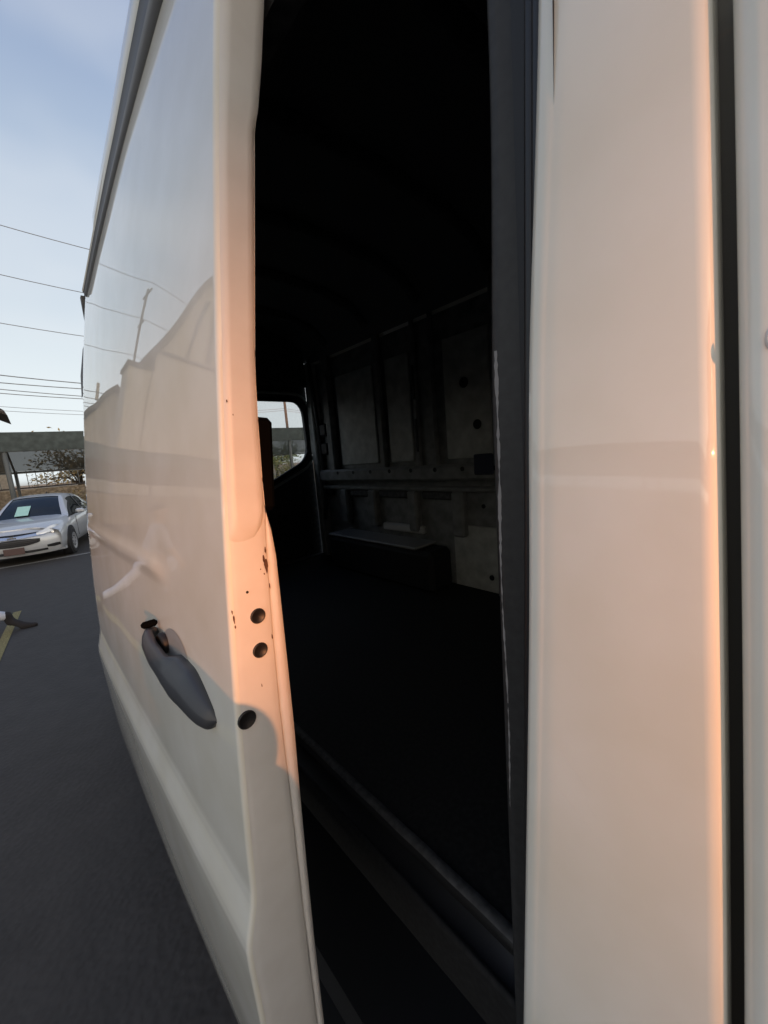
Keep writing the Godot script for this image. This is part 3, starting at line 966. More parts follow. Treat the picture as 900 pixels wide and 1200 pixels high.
func build_rear_doors(van: Node3D, zr: float) -> void:
	var sl := flat()
	box(sl, Vector3(1.26, Y(-0.985), zr + 0.045), Vector3(1.72, 0.07, 0.08), 0.01)
	obj("rear_sill", sl, M.inner_dark, van)
	sl = flat()
	box(sl, Vector3(1.26, Y(0.98), zr + 0.03), Vector3(1.64, 0.55, 0.06), 0.0)
	obj("rear_header", sl, M.inner_dark, van)
	# two leaves, each with a rounded window whose lower edge drops towards the middle
	for s in [1, -1]:
		var mir := func(v: Vector2) -> Vector2: return v if s == 1 else Vector2(2.52 - v.x, v.y)
		var corners := []
		for p in [Vector2(1.36, Y(-0.30)), Vector2(1.36, Y(0.585)), Vector2(2.052, Y(0.585)), Vector2(2.065, Y(0.02))]: corners.append(p)
		var inner := rounded(corners, 0.15)
		var c := Vector2(1.72, Y(0.17))
		var outer := PackedVector2Array()
		for p in inner: outer.append(on_rect(c, p, Vector2(1.265, Y(-1.05)), Vector2(2.10, Y(1.235))))
		for p in [Vector2(1.265, Y(-1.05)), Vector2(1.265, Y(1.235)), Vector2(2.10, Y(1.235)), Vector2(2.10, Y(-1.05))]:
			var best := 0
			for i in outer.size():
				if outer[i].distance_to(p) < outer[best].distance_to(p): best = i
			outer[best] = p
		var o2 := PackedVector2Array(); var i2 := PackedVector2Array()
		for i in inner.size():
			o2.append(mir.call(outer[i])); i2.append(mir.call(inner[i]))
		var st := flat()
		ring(st, o2, i2, zr, 0.05)
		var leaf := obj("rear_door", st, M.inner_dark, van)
		# rubber frame and a bright lower lip
		st = soft()
		var pts := []
		for p in i2: pts.append(Vector3(p.x, p.y, zr + 0.005))
		pts.append(pts[0])
		tube(st, pts, 0.018, 8, false)
		obj("window_seal", st, M.rubber, leaf)
		st = soft()
		pts = []
		var big := rounded([Vector2(1.32, Y(-0.36)), Vector2(1.32, Y(0.65)), Vector2(2.105, Y(0.65)), Vector2(2.125, Y(-0.03))], 0.18, 9)
		for i in big.size():
			var p: Vector2 = mir.call(big[i])
			pts.append(Vector3(p.x, p.y, zr + 0.004))
		pts.append(pts[0])
		tube(st, pts, 0.014, 8, false)
		obj("window_rim", st, M.inner_paint, leaf)
		st = flat()
		var poly := PackedVector2Array()
		for p in i2: poly.append(p)
		prism(st, poly, Vector3(0, 0, zr - 0.03), Vector3.RIGHT, Vector3.UP, 0.005)
		obj("pane", st, M.glass, leaf)
		# stamped lower panel
		st = flat()
		var lc: Vector2 = mir.call(Vector2(1.70, Y(-0.68)))
		box(st, Vector3(lc.x, lc.y, zr + 0.006), Vector3(0.6, 0.42, 0.02), 0.008)
		obj("lower_panel", st, M.inner_dark, leaf)
	# posts of the rear frame
	for x in [2.2, 0.32]:
		var st := soft()
		var sgn := 1.0 if x > 1.0 else -1.0
		var pts := []
		for p in [[-0.02, 0.95], [0.0, 0.6], [0.02, 0.2], [0.025, -0.2], [0.015, -0.45], [-0.01, -0.6]]: pts.append(Vector3((x - 0.09 if sgn > 0.0 else 0.50) + p[0] * sgn, Y(p[1]), zr + 0.12))
		tube(st, pts, 0.02, 8)
		obj("door_frame", st, M.metal, van)
		st = flat()
		box(st, Vector3(x - 0.07 * sgn if sgn > 0.0 else 0.455, Y(-0.05), zr + 0.07), Vector3(0.10 if sgn > 0.0 else 0.05, 1.95, 0.09), 0.01)
		obj("rear_post", st, M.inner_paint, van)
		for y in [0.28, 0.10, -0.30]:
			st = flat()
			box(st, Vector3(x - 0.06 * sgn if sgn > 0.0 else 0.49, Y(y), zr + 0.20), Vector3(0.05, 0.11, 0.10), 0.01)
			obj("hinge", st, M.black, van)

# ---------------------------------------------------------------- carport
func build_carport() -> void:
	var zf := -17.0
	var cp := base("carport", Vector3(2, ground_y(-17.0), zf))
	tag(cp, "long dark green shade-cloth carport over the parked silver car", "carport")
	var x0 := -24.0; var x1 := 26.0
	var st := soft()
	var rows := []
	for i in 81:
		var x: float = lerp(x0, x1, i / 80.0)
		var sag := 0.025 * sin(x * 1.5) * sin(x * 0.37)
		rows.append([Vector3(x, Y(1.64 + sag * 0.3), zf + 0.05), Vector3(x, Y(1.35 + sag * 0.5), zf + 0.03 + 0.02 * sin(x * 2.1)), Vector3(x, Y(1.045 + sag), zf)])
	sheet(st, rows)
	obj("fascia_cloth", st, M.fascia, cp)
	st = soft()
	rows = []
	for i in 81:
		var x: float = lerp(x0, x1, i / 80.0)
		var row := []
		for k in 7:
			var t := k / 6.0
			row.append(Vector3(x, Y(lerp(1.62, 0.54, t) - 0.10 * sin(PI * t) * absf(sin(x * PI / 5.0))), zf - 5.5 * t))
		rows.append(row)
	sheet(st, rows)
	obj("canopy", st, M.net, cp)
	st = flat()
	box(st, Vector3(1, Y(0.50), zf - 5.53), Vector3(50, 0.07, 0.07), 0.0)
	box(st, Vector3(1, Y(1.07), zf - 0.06), Vector3(50, 0.07, 0.07), 0.0)
	obj("beam", st, M.steel, cp)
	for i in 10:
		var x := -20.63 + 5.0 * i
		st = soft()
		tube(st, [Vector3(x, ground_y(zf), zf - 0.1), Vector3(x, Y(1.55), zf - 0.1)], 0.07, 10)
		obj("post", st, M.steel, cp)
		st = soft()
		tube(st, [Vector3(x, Y(1.5), zf - 0.1), Vector3(x, Y(0.51), zf - 5.48)], 0.035, 8)
		obj("rafter", st, M.steel, cp)
		st = soft()
		tube(st, [Vector3(x, ground_y(zf - 5), zf - 5.45), Vector3(x, Y(0.51), zf - 5.45)], 0.05, 10)
		obj("rear_post", st, M.steel, cp)
	# a second row of the same shade along the west side of the lot
	var west: Node3D = cp.duplicate()
	west.name = "carport_001"
	add_child(west, true)
	west.position = Vector3(-17, -0.15, 4)
	west.rotation.y = PI * 0.5
	tag(west, "second shade-cloth carport row along the west side, outside the frame", "carport")
	# elevated road far behind the viewer: the low sun shines in under its deck
	var v := base("viaduct", Vector3(0, 0, 60))
	tag(v, "concrete elevated road far behind the viewer, low sun shining under it", "viaduct")
	st = flat()
	box(st, Vector3(0, 9.45, 64), Vector3(160, 3.4, 8.0), 0.1)
	obj("deck", st, M.concrete, v)
	for z in [60.15, 67.85]:
		st = flat()
		box(st, Vector3(0, 12.0, z), Vector3(160, 1.2, 0.3), 0.02)
		obj("parapet", st, M.concrete, v)
	for i in 6:
		st = soft()
		tube(st, [Vector3(-60.0 + 26.0 * i, -0.4, 64), Vector3(-60.0 + 26.0 * i, 8.2, 64)], 0.9, 16)
		obj("pier", st, M.concrete, v)
	var wh := base("warehouse", Vector3(-22, 0, 51))
	tag(wh, "low flat-roofed warehouse behind the viewer, in front of the elevated road", "warehouse")
	st = flat()
	box(st, Vector3(-22, 2.755, 51.5), Vector3(56, 5.71, 3.0), 0.05)
	obj("wall", st, M.house_wall, wh)
	st = flat()
	box(st, Vector3(-22, 5.67, 51.5), Vector3(56.4, 0.12, 3.3), 0.0)
	obj("roof", st, M.steel, wh)
	for i in 9:
		st = flat()
		box(st, Vector3(-46.0 + 6.0 * i, 1.9, 49.97), Vector3(3.4, 3.8, 0.1), 0.0)
		obj("roller_door", st, M.steel, wh)
	var ap := base("apartment_block", Vector3(-41.0, -0.3, 82))
	tag(ap, "tall apartment block behind the viewer, west of the elevated road", "building")
	st = flat()
	box(st, Vector3(-41.0, 16.0, 82), Vector3(42, 32.6, 14), 0.1)
	obj("wall", st, M.house_wall, ap)
	for j in 10:
		for i in 12:
			st = flat()
			box(st, Vector3(-59.8 + 3.4 * i, 2.2 + 3.1 * j, 74.98), Vector3(1.5, 1.5, 0.1), 0.0)
			obj("window", st, M.dark_glass, ap)

# ---------------------------------------------------------------- silver saloon, nose towards +z, its left side at +x
const CAR := [ # z, half width, sill, shoulder, deck
	[-2.24, 0.60, 0.40, 0.80, 0.90], [-2.18, 0.74, 0.30, 0.88, 1.00], [-2.0, 0.82, 0.24, 0.94, 1.04], [-1.6, 0.855, 0.21, 0.95, 1.03], [-1.0, 0.865, 0.20, 0.93, 0.99], [0.0, 0.868, 0.20, 0.90, 0.97],
	[0.75, 0.866, 0.20, 0.86, 0.98], [1.2, 0.862, 0.20, 0.82, 0.93], [1.6, 0.85, 0.20, 0.77, 0.87], [1.85, 0.835, 0.20, 0.72, 0.81], [1.98, 0.81, 0.20, 0.68, 0.765]]

func nose_z(x: float, y: float) -> float:
	return 2.21 - 0.34 * pow(absf(x) / 0.83, 2.4) - 0.30 * pow(clampf((y - 0.50) / 0.32, 0.0, 1.0), 2.0) - 0.10 * pow(clampf((0.42 - y) / 0.24, 0.0, 1.0), 2.0)

func nose_patch(poly: Array, lift: float) -> SurfaceTool:
	# poly: rows of (x, y) points that share a length, laid on the nose
	var st := soft()
	var rows := []
	for r in poly:
		var row := []
		for p in r: row.append(Vector3(p.x, p.y, nose_z(p.x, p.y) + lift))
		rows.append(row)
	sheet(st, rows)
	return st

func band(x0: float, x1: float, lo: Callable, hi: Callable, n := 16, m := 5) -> Array:
	var rows := []
	for i in m:
		var row := []
		for k in n + 1:
			var x: float = lerp(x0, x1, k / float(n))
			row.append(Vector2(x, lerp(lo.call(x), hi.call(x), i / float(m - 1))))
		rows.append(row)
	return rows

func cabin(z: float) -> float:
	return along([[-1.95, 1.02], [-1.5, 1.24], [-1.05, 1.41], [-0.6, 1.465], [-0.1, 1.47], [0.12, 1.43], [0.55, 1.21], [0.98, 0.93]], z)

func cabin_row(z: float, lift: float, a0: float, a1: float, n := 12) -> Array:
	var top := cabin(z)
	var row := []
	for k in n + 1:
		var u: float = lerp(a0, a1, k / float(n))  # -1 .. 1 across
		var wb := 0.80; var wt: float = lerp(0.76, 0.52, clampf((top - 0.9) / 0.56, 0.0, 1.0))
		var s := absf(u)
		var x: float; var y: float
		if s > 0.6:
			var t := (s - 0.6) / 0.4
			x = lerp(wt, wb, t); y = lerp(top - 0.035, 0.90, t)
		else:
			var t := s / 0.6
			x = wt * t; y = top - 0.035 * t * t * t
		row.append(Vector3(sign(u) * (x + lift * (1.0 if s > 0.6 else 0.0)), y + lift * (1.0 if s <= 0.6 else 0.2), z))
	return row

func build_sedan() -> void:
	var turn := deg_to_rad(-15.0)
	var f := Vector3(sin(turn), 0, cos(turn))
	var at := Vector3(-0.62, ground_y(-12.0), -11.72) - f * 2.2
	var car := base("silver_sedan", at, turn)
	tag(car, "silver four-door sedan with a paper behind its windscreen, under the carport", "car")
	# body shell
	var st := soft()
	var rows := []
	for i in 45:
		var z: float = lerp(-2.24, 1.98, i / 44.0)
		var w := along(CAR, z, 1); var b := along(CAR, z, 2); var ys := along(CAR, z, 3); var yt := along(CAR, z, 4)
		var half := [[w - 0.14, b], [w - 0.03, b + 0.07], [w - 0.005, 0.42], [w, 0.58], [w - 0.012, ys - 0.06], [w - 0.035, ys], [w - 0.13, yt - 0.035], [w * 0.62, yt], [w * 0.3, yt + 0.012], [0.0, yt + 0.015]]
		var row := []
		for p in half: row.append(Vector3(-p[0], p[1], z))
		for k in range(half.size() - 2, -1, -1): row.append(Vector3(half[k][0], half[k][1], z))
		rows.append(row)
	sheet(st, rows)
	var tail: Array = rows[0]
	for k in tail.size() - 1: tri(st, Vector3(0, 0.6, -2.26), tail[k], tail[k + 1])
	obj("body", st, M.silver, car, false)
	# nose and bumper
	obj("front_bumper", nose_patch(band(-0.80, 0.80, func(_x): return 0.2, func(x): return 0.775 - 0.09 * pow(absf(x) / 0.8, 3.0), 24, 12), 0.0), M.silver, car, false)
	st = soft()
	rows = []
	for i in 8:
		var row := []
		for k in 25:
			var x: float = lerp(-0.80, 0.80, k / 24.0)
			var y: float = 0.775 - 0.09 * pow(absf(x) / 0.8, 3.0)
			var p := Vector3(x, y, nose_z(x, y))
			var q := Vector3(x, 0.78 - 0.105 * pow(absf(x) / 0.8, 4.0), 1.97)
			row.append(p.lerp(q, i / 7.0) + Vector3(0, 0.03 * sin(PI * i / 7.0), 0))
		rows.append(row)
	sheet(st, rows)
	obj("bonnet_edge", st, M.silver, car, false)
	st = soft()
	sheet(st, [[Vector3(-0.80, 0.2, nose_z(0.8, 0.2)), Vector3(-0.80, 0.69, nose_z(0.8, 0.69))], [Vector3(-0.815, 0.2, 1.7), Vector3(-0.83, 0.72, 1.7)]])
	obj("bumper_corner", st, M.silver, car, false)
	st = soft()
	sheet(st, [[Vector3(0.80, 0.2, nose_z(0.8, 0.2)), Vector3(0.80, 0.69, nose_z(0.8, 0.69))], [Vector3(0.815, 0.2, 1.7), Vector3(0.83, 0.72, 1.7)]])
	obj("bumper_corner", st, M.silver, car, false)
	# grilles, chrome bar with its emblem, intake, plate
	obj("upper_grille", nose_patch(band(-0.46, 0.46, func(x): return 0.665 - 0.0 * x, func(x): return 0.70 + 0.01 * absf(x)), 0.012), M.black, car, false)
	obj("chrome_bar", nose_patch(band(-0.55, 0.55, func(x): return 0.600 + 0.05 * absf(x), func(x): return 0.655 + 0.06 * absf(x)), 0.02), M.chrome, car, false)
	obj("lower_grille", nose_patch(band(-0.46, 0.46, func(x): return 0.43 + 0.06 * pow(absf(x) / 0.46, 3.0), func(x): return 0.592 - 0.03 * pow(absf(x) / 0.46, 2.0)), 0.012), M.black, car, false)
	for y in [0.47, 0.51, 0.55]:
		obj("grille_bar", nose_patch(band(-0.41, 0.41, func(_x): return y - 0.004, func(_x): return y + 0.004, 12, 3), 0.017), M.plastic, car, false)
	st = flat()
	prism(st, PackedVector2Array([Vector2(-0.085, -0.016), Vector2(-0.03, -0.016), Vector2(-0.024, -0.03), Vector2(0.034, -0.03), Vector2(0.028, -0.016), Vector2(0.075, -0.016), Vector2(0.085, 0.016), Vector2(0.03, 0.016), Vector2(0.024, 0.03), Vector2(-0.034, 0.03), Vector2(-0.028, 0.016), Vector2(-0.075, 0.016)]), Vector3(0, 0.628, nose_z(0, 0.628) + 0.018), Vector3.RIGHT, Vector3.UP, 0.015)
	obj("emblem", st, M.chrome, car, false)
	obj("lower_intake", nose_patch(band(-0.55, 0.55, func(_x): return 0.265, func(x): return 0.325 - 0.02 * absf(x)), 0.008), M.black, car, false)
	obj("intake_trim", nose_patch(band(-0.5, 0.5, func(_x): return 0.290, func(_x): return 0.300, 12, 3), 0.014), M.chrome, car, false)
	st = flat()
	box(st, Vector3(0, 0.335, nose_z(0, 0.335) + 0.012), Vector3(0.36, 0.15, 0.015), 0.006)
	obj("number_plate", st, M.plate, car, false)
	for s in [-1.0, 1.0]:
		st = soft()
		rows = []
		for i in 5:
			var row := []
			for k in 15:
				var t := k / 14.0
				var x: float = 0.40 + 0.445 * pow(t, 0.75) - 0.01 * t * t
				var zf := nose_z(min(x, 0.79), 0.64) - 0.42 * pow(clampf((t - 0.55) / 0.45, 0.0, 1.0), 1.6)
				var lo: float = 0.625 + 0.10 * t; var hi: float = lo + 0.025 + 0.11 * sin(PI * clampf(t * 0.62 + 0.12, 0, 1)) * (1.0 - pow(t, 5.0))
				var y: float = lerp(lo, hi, i / 4.0)
				row.append(Vector3(s * (x + 0.006 - 0.03 * (i / 4.0) * t), y, zf + 0.018 - 0.55 * maxf(0.0, y - 0.66) * (1.0 - t)))
			rows.append(row)
		sheet(st, rows)
		obj("headlight", st, M.lens, car, false)
		st = soft()
		lathe(st, Vector3(s * 0.66, 0.655, nose_z(0.66, 0.655) + 0.012), Vector3(s * 0.5, 0.1, 0.9).normalized(), [[0.035, 0.0], [0.035, 0.012], [0.02, 0.016], [0.0, 0.012]], 14)
		obj("lamp_reflector", st, M.chrome, car, false)
		obj("fog_recess", nose_patch(band(s * 0.55, s * 0.76, func(x): return 0.32 + 0.14 * absf(absf(x) - 0.66), func(x): return 0.40 - 0.10 * absf(absf(x) - 0.7)), 0.008), M.black, car, false)
	# cabin: dark glass all round, painted roof, pillars
	st = soft()
	rows = []
	for i in 41: rows.append(cabin_row(lerp(-1.95, 0.98, i / 40.0), 0.0, -1.0, 1.0, 30))
	sheet(st, rows)
	obj("window_glass", st, M.dark_glass, car, false)
	st = soft()
	rows = []
	for i in 25: rows.append(cabin_row(lerp(-1.2, 0.14, i / 24.0), 0.012, -0.66, 0.66, 22))
	sheet(st, rows)
	obj("roof", st, M.silver, car, false)
	for s in [-1.0, 1.0]:
		st = soft()
		rows = []
		for i in 16:
			var z: float = lerp(0.12, 1.0, i / 15.0)
			rows.append(cabin_row(z, 0.012, s * 0.52, s * 0.72, 6))
		sheet(st, rows)
		obj("front_pillar", st, M.silver, car, false)
		st = soft()
		rows = []
		for i in 12: rows.append(cabin_row(lerp(-0.62, -0.52, i / 11.0), 0.012, s * 0.62, s * 1.0, 6))
		sheet(st, rows)
		obj("middle_pillar", st, M.plastic, car, false)
		st = soft()
		rows = []
		for i in 16: rows.append(cabin_row(lerp(-1.95, -1.15, i / 15.0), 0.012, s * 0.5, s * 0.8, 6))
		sheet(st, rows)
		obj("rear_pillar", st, M.silver, car, false)
		st = flat()
		box(st, Vector3(s * 0.95, 0.99, 0.55), Vector3(0.19, 0.12, 0.09), 0.035)
		var mir := obj("wing_mirror", st, M.silver, car, false)
		st = flat()
		box(st, Vector3(s * 0.85, 0.945, 0.57), Vector3(0.10, 0.03, 0.06), 0.008)
		obj("mirror_foot", st, M.black, mir, false)
		st = flat()
		box(st, Vector3(s * 0.874, 0.78, -0.35), Vector3(0.02, 0.03, 0.16), 0.008)
		obj("door_handle", st, M.silver, car, false)
		for dz in [0.68, -0.56, -1.35]:
			st = flat()
			box(st, Vector3(s * 0.866, 0.62, dz), Vector3(0.008, 0.5, 0.007), 0.0)
			obj("door_gap", st, M.black, car, false)
		for z in [1.33, -1.25]:
			st = soft()
			lathe(st, Vector3(s * 0.80, 0.33, z), Vector3(s, 0, 0), [[0.0, 0.07], [0.36, 0.074], [0.375, 0.068], [0.375, -0.1]], 28)
			obj("wheel_arch", st, M.black, car, false)
			st = soft()
			lathe(st, Vector3(s * 0.78, 0.31, z), Vector3(s, 0, 0), [[0.18, 0.10], [0.2, 0.115], [0.285, 0.115], [0.305, 0.1], [0.31, 0.05], [0.31, -0.1]], 28)
			var wh := obj("wheel", st, M.tyre, car, false)
			st = soft()
			lathe(st, Vector3(s * 0.78, 0.31, z), Vector3(s, 0, 0), [[0.0, 0.112], [0.03, 0.115], [0.05, 0.105], [0.17, 0.098], [0.19, 0.112], [0.205, 0.118], [0.208, 0.10]], 28)
			obj("rim", st, M.rim, wh, false)
			for k in 9:
				var a := TAU * k / 9.0
				st = flat()
				box(st, Vector3(s * 0.884, 0.31 + 0.12 * sin(a), z + 0.12 * cos(a)), Vector3(0.008, 0.022, 0.045), 0.003, Basis(Vector3(1, 0, 0), -a + PI * 0.5))
				obj("rim_slot", st, M.black, wh, false)
	# paper notice behind the windscreen
	st = flat()
	var n := Vector3(0, 0.66, 0.75)
	var up := (Vector3(0, 1.22, 0.55) - Vector3(0, 0.95, 0.98)).normalized()
	var c := Vector3(-0.16, 1.13, 0.70)
	quad(st, c + Vector3(-0.13, 0, 0) - up * 0.2, c + Vector3(0.13, 0, 0) - up * 0.2, c + Vector3(0.13, 0, 0) + up * 0.2, c + Vector3(-0.13, 0, 0) + up * 0.2)
	obj("paper_notice", st, M.paper, car, false)
	st = soft()
	tube(st, [Vector3(0, 1.46, -0.7), Vector3(0, 1.53, -0.78)], 0.012, 6)
	obj("aerial", st, M.black, car, false)

# ---------------------------------------------------------------- background
func leaf_mat(r: float, g: float, b: float) -> StandardMaterial3D:
	var m := mat(r, g, b, 0.8)
	m.vertex_color_use_as_albedo = true
	m.backlight_enabled = true
	m.backlight = Color(r * 0.5, g * 0.5, b * 0.3).linear_to_srgb()
	return m

func leaves(centres: Array, count: int, spread: float, size: float, m: Material, called: String, parent: Node3D) -> void:
	var st := flat()
	for i in count:
		var c: Vector3 = centres[rng.randi() % centres.size()]
		var p := c + Vector3(rng.randfn(0, spread), rng.randfn(0, spread * 0.8), rng.randfn(0, spread))
		var a := Vector3(rng.randf_range(-1, 1), rng.randf_range(-0.7, 0.7), rng.randf_range(-1, 1)).normalized()
		var b := a.cross(Vector3(rng.randf_range(-1, 1), rng.randf_range(-1, 1), rng.randf_range(-1, 1))).normalized()
		var s := size * rng.randf_range(0.6, 1.3)
		var k := rng.randf_range(0.6, 1.25)
		st.set_color(Color(k * rng.randf_range(0.9, 1.15), k, k * 0.9))
		quad(st, p - a * s, p + b * s * 0.4, p + a * s, p - b * s * 0.4)
	var o := obj(called, st, m, parent, false)
	o.set_meta("kind", "stuff")

func tree(at: Vector3, h: float, spread: float, count: int, m: Material, label: String) -> void:
	var t := base("tree", at)
	tag(t, label, "tree", "trees behind the perimeter wall")
	var st := soft()
	var top := Vector3(rng.randf_range(-0.3, 0.3), h * 0.55, rng.randf_range(-0.3, 0.3))
	tube(st, [Vector3.ZERO, top * 0.5 + Vector3(0.1, 0, 0), top], [h * 0.035, h * 0.026, h * 0.018], 8)
	var tips := []
	for k in 9:
		var a := TAU * k / 9.0 + rng.randf_range(-0.3, 0.3)
		var b0 := top * rng.randf_range(0.55, 1.0)
		var tip := b0 + Vector3(cos(a) * spread * rng.randf_range(0.5, 1.0), h * rng.randf_range(0.1, 0.42), sin(a) * spread * rng.randf_range(0.5, 1.0))
		var midp := (b0 + tip) * 0.5 + Vector3(0, h * 0.05, 0)
		tube(st, [b0, midp, tip], [h * 0.014, h * 0.009, h * 0.004], 6)
		tips.append(tip); tips.append(midp)
		for q in 2:
			var t2 := tip + Vector3(rng.randf_range(-1, 1), rng.randf_range(-0.3, 0.8), rng.randf_range(-1, 1)) * spread * 0.35
			tube(st, [midp, t2], [h * 0.006, h * 0.003], 5)
			tips.append(t2)
	obj("trunk", st, M.bark, t, false)
	leaves(tips, count, spread * 0.16, 0.10, m, "crown", t)

func bush(at: Vector3, r: float, h: float, count: int, m: Material, label: String) -> void:
	var t := base("bush", at)
	tag(t, label, "bush", "dry bushes along the perimeter wall")
	var st := soft()
	var tips := []
	for k in 12:
		var a := TAU * k / 12.0 + rng.randf_range(-0.3, 0.3)
		var tip := Vector3(cos(a) * r * rng.randf_range(0.2, 1.0), h * rng.randf_range(0.4, 1.0), sin(a) * r * rng.randf_range(0.2, 1.0))
		tube(st, [Vector3.ZERO, tip * 0.55 + Vector3(0, h * 0.08, 0), tip], [0.02, 0.014, 0.006], 5)
		tips.append(tip); tips.append(tip * 0.65)
	obj("stem", st, M.bark, t, false)
	leaves(tips, count, r * 0.2, 0.075, m, "foliage", t)

func build_background() -> void:
	# perimeter wall with iron bars
	var zb := -25.0
	var gy := ground_y(zb)
	var wall := base("perimeter_wall", Vector3(0, gy, zb))
	tag(wall, "low tan perimeter wall topped with thin iron bars behind the carport", "wall")
	var st := flat()
	box(st, Vector3(-19.5, gy + 0.78, zb), Vector3(51, 1.62, 0.2), 0.0)
	obj("masonry", st, M.wall, wall)
	st = flat()
	box(st, Vector3(-19.5, Y(-0.2), zb), Vector3(51.1, 0.07, 0.26), 0.01)
	obj("coping", st, M.roof, wall)
	st = flat()
	box(st, Vector3(-1.1, Y(0.50), zb), Vector3(14.2, 0.03, 0.03), 0.0)
	obj("bar_rail", st, M.steel, wall)
	var proto: MeshInstance3D = null
	for i in 44:
		var x := -8.0 + i * 0.32
		if proto == null:
			st = flat()
			box(st, Vector3(0, 0.38, 0), Vector3(0.03, 0.80, 0.03), 0.0)
			proto = obj("bar", st, M.steel, wall, false)
			proto.position = Vector3(x, Y(-0.17) - gy, 0)
		else:
			var c: MeshInstance3D = proto.duplicate()
			c.name = numbered("bar", wall)
			wall.add_child(c, true)
			c.position = Vector3(x, Y(-0.17) - gy, 0)
	var olive := leaf_mat(0.36, 0.36, 0.17)
	var dry := leaf_mat(0.40, 0.32, 0.18)
	var green := leaf_mat(0.26, 0.31, 0.14)
	tree(Vector3(1.7, gy, -27.6), 4.4, 1.7, 2300, dry, "thin-leaved dry tree directly behind the silver car's roof")
	tree(Vector3(-6.5, gy, -29.0), 4.6, 1.8, 2000, olive, "olive tree left of the silver car, behind the wall")
	tree(Vector3(10.8, gy, -27.6), 3.6, 1.9, 2600, olive, "olive-green tree seen through the van's rear window, on its left")
	tree(Vector3(14.0, gy, -28.2), 4.0, 2.0, 2600, green, "greener tree at the right edge of the van's rear window")
	tree(Vector3(5.9, gy, -29.0), 3.8, 1.8, 1800, olive, "olive tree hidden behind the van's sliding door")
	var spots := [[-2.1, -23.9, 0.7, 0.9, "low dry bush left of the carport post"], [-0.6, -23.8, 0.6, 0.8, "small tan bush just right of the carport post"], [1.1, -23.8, 0.9, 1.2, "bushy dry shrub above the silver car's windscreen"], [2.6, -23.9, 0.8, 1.1, "dry shrub beside the van door's rear edge"],
		[9.2, -24.6, 1.2, 2.0, "olive shrub in the lower left of the van's rear window"], [11.2, -24.9, 1.25, 1.8, "olive shrub in the lower middle of the van's rear window"], [13.2, -24.6, 1.2, 2.1, "olive shrub in the lower right of the van's rear window"]]
	for s in spots:
		bush(Vector3(s[0], ground_y(s[1]), s[1]), s[2], s[3], 1500 if s[0] > 5 else 900, olive if s[0] > 5 else dry, s[4])
	# utility poles and the lines between them
	var zp := -30.0
	var px := [-5.4, 16.4, 39.0]
	for i in 3:
		var p := base("utility_pole", Vector3(px[i], gy, zp))
		tag(p, ["concrete utility pole left of the frame, mirrored in the van's door", "slim utility pole seen through the van's rear window", "utility pole at the far right, hidden by the van"][i], "utility pole", "utility poles behind the carport")
		st = soft()
		tube(st, [Vector3.ZERO, Vector3(0, 8, 0), Vector3(0, 15.8, 0)], [0.13, 0.10, 0.075], 10)
		obj("shaft", st, M.pole, p, false)
		st = flat()
		box(st, Vector3(0, 15.4, 0.1), Vector3(0.1, 0.1, 2.0), 0.01)
		box(st, Vector3(0, 13.3, 0.1), Vector3(0.1, 0.1, 1.6), 0.01)
		obj("crossarm", st, M.pole, p, false)
	# heights above the eye at x = 0 as seen, sag towards the middle of the span
	var names := ["uppermost power line crossing the sky left of the van", "second power line from the top, left of the van", "third power line from the top, left of the van", "upper of the close-set lower cables above the carport", "second of the lower cables above the carport", "third of the lower cables, crossing the second", "fourth of the lower cables above the carport", "faint cable just above the dark roof tip", "lowest faint cable above the carport"]
	var hs := [[13.47, 0.020], [11.25, 0.022], [8.92, 0.018], [5.82, 0.02], [5.47, -0.003], [5.12, 0.022], [4.95, 0.005], [4.27, 0.012], [4.06, 0.008]]
	var rad := [0.02, 0.02, 0.02, 0.026, 0.024, 0.021, 0.021, 0.012, 0.012]
	for i in hs.size():
		st = soft()
		var pts := []
		for seg in [[-40.0, px[0]], [px[0], px[1]], [px[1], px[2]], [px[2], 70.0]]:
			for k in 17:
				var t := k / 16.0
				var x: float = lerp(seg[0], seg[1], t)
				var L: float = seg[1] - seg[0]
				var y0: float = hs[i][0] + 0.45 - hs[i][1] * (clampf(x, -5.4, 16.4))
				if pts.is_empty() or k > 0: pts.append(Vector3(x, Y(y0 - 4.0 * 0.0014 * L * L * 0.9 * t * (1.0 - t)), zp + [0.9, 0.1, -0.7, 0.5, 0.3, 0.2, 0.0, -0.3, -0.4][i]))
		tube(st, pts, rad[i], 5, false)
		tag(obj("power_line", st, M.wire), names[i], "power line", "power lines above the carport")
	# two buildings whose roofs show over the carport at the left and in the paint
	var h := base("house", Vector3(-4.0, gy, -36.0))
	tag(h, "house with a dark pitched roof whose eave tip enters at the left edge", "house")
	st = flat()
	prism(st, PackedVector2Array([Vector2(-0.72, Y(4.32)), Vector2(-0.84, Y(4.65)), Vector2(-4.88, Y(8.01)), Vector2(-9.09, Y(4.53)), Vector2(-9.09, Y(4.32)), Vector2(-4.88, Y(7.66)), Vector2(-1.22, Y(4.59))]), Vector3(0, 0, -39), Vector3.RIGHT, Vector3.UP, 5.0)
	var hr := obj("roof", st, M.roof, h)
	st = flat()
	box(st, Vector3(-3.0, Y(7.43), -36), Vector3(0.5, 1.3, 0.5), 0.02)
	obj("chimney", st, M.house_wall, hr)
	st = flat()
	prism(st, PackedVector2Array([Vector2(-1.39, gy), Vector2(-1.39, Y(4.47)), Vector2(-4.88, Y(7.55)), Vector2(-8.17, Y(4.47)), Vector2(-8.17, gy)]), Vector3(0, 0, -38.6), Vector3.RIGHT, Vector3.UP, 4.0)
	obj("wall", st, M.house_wall, h)
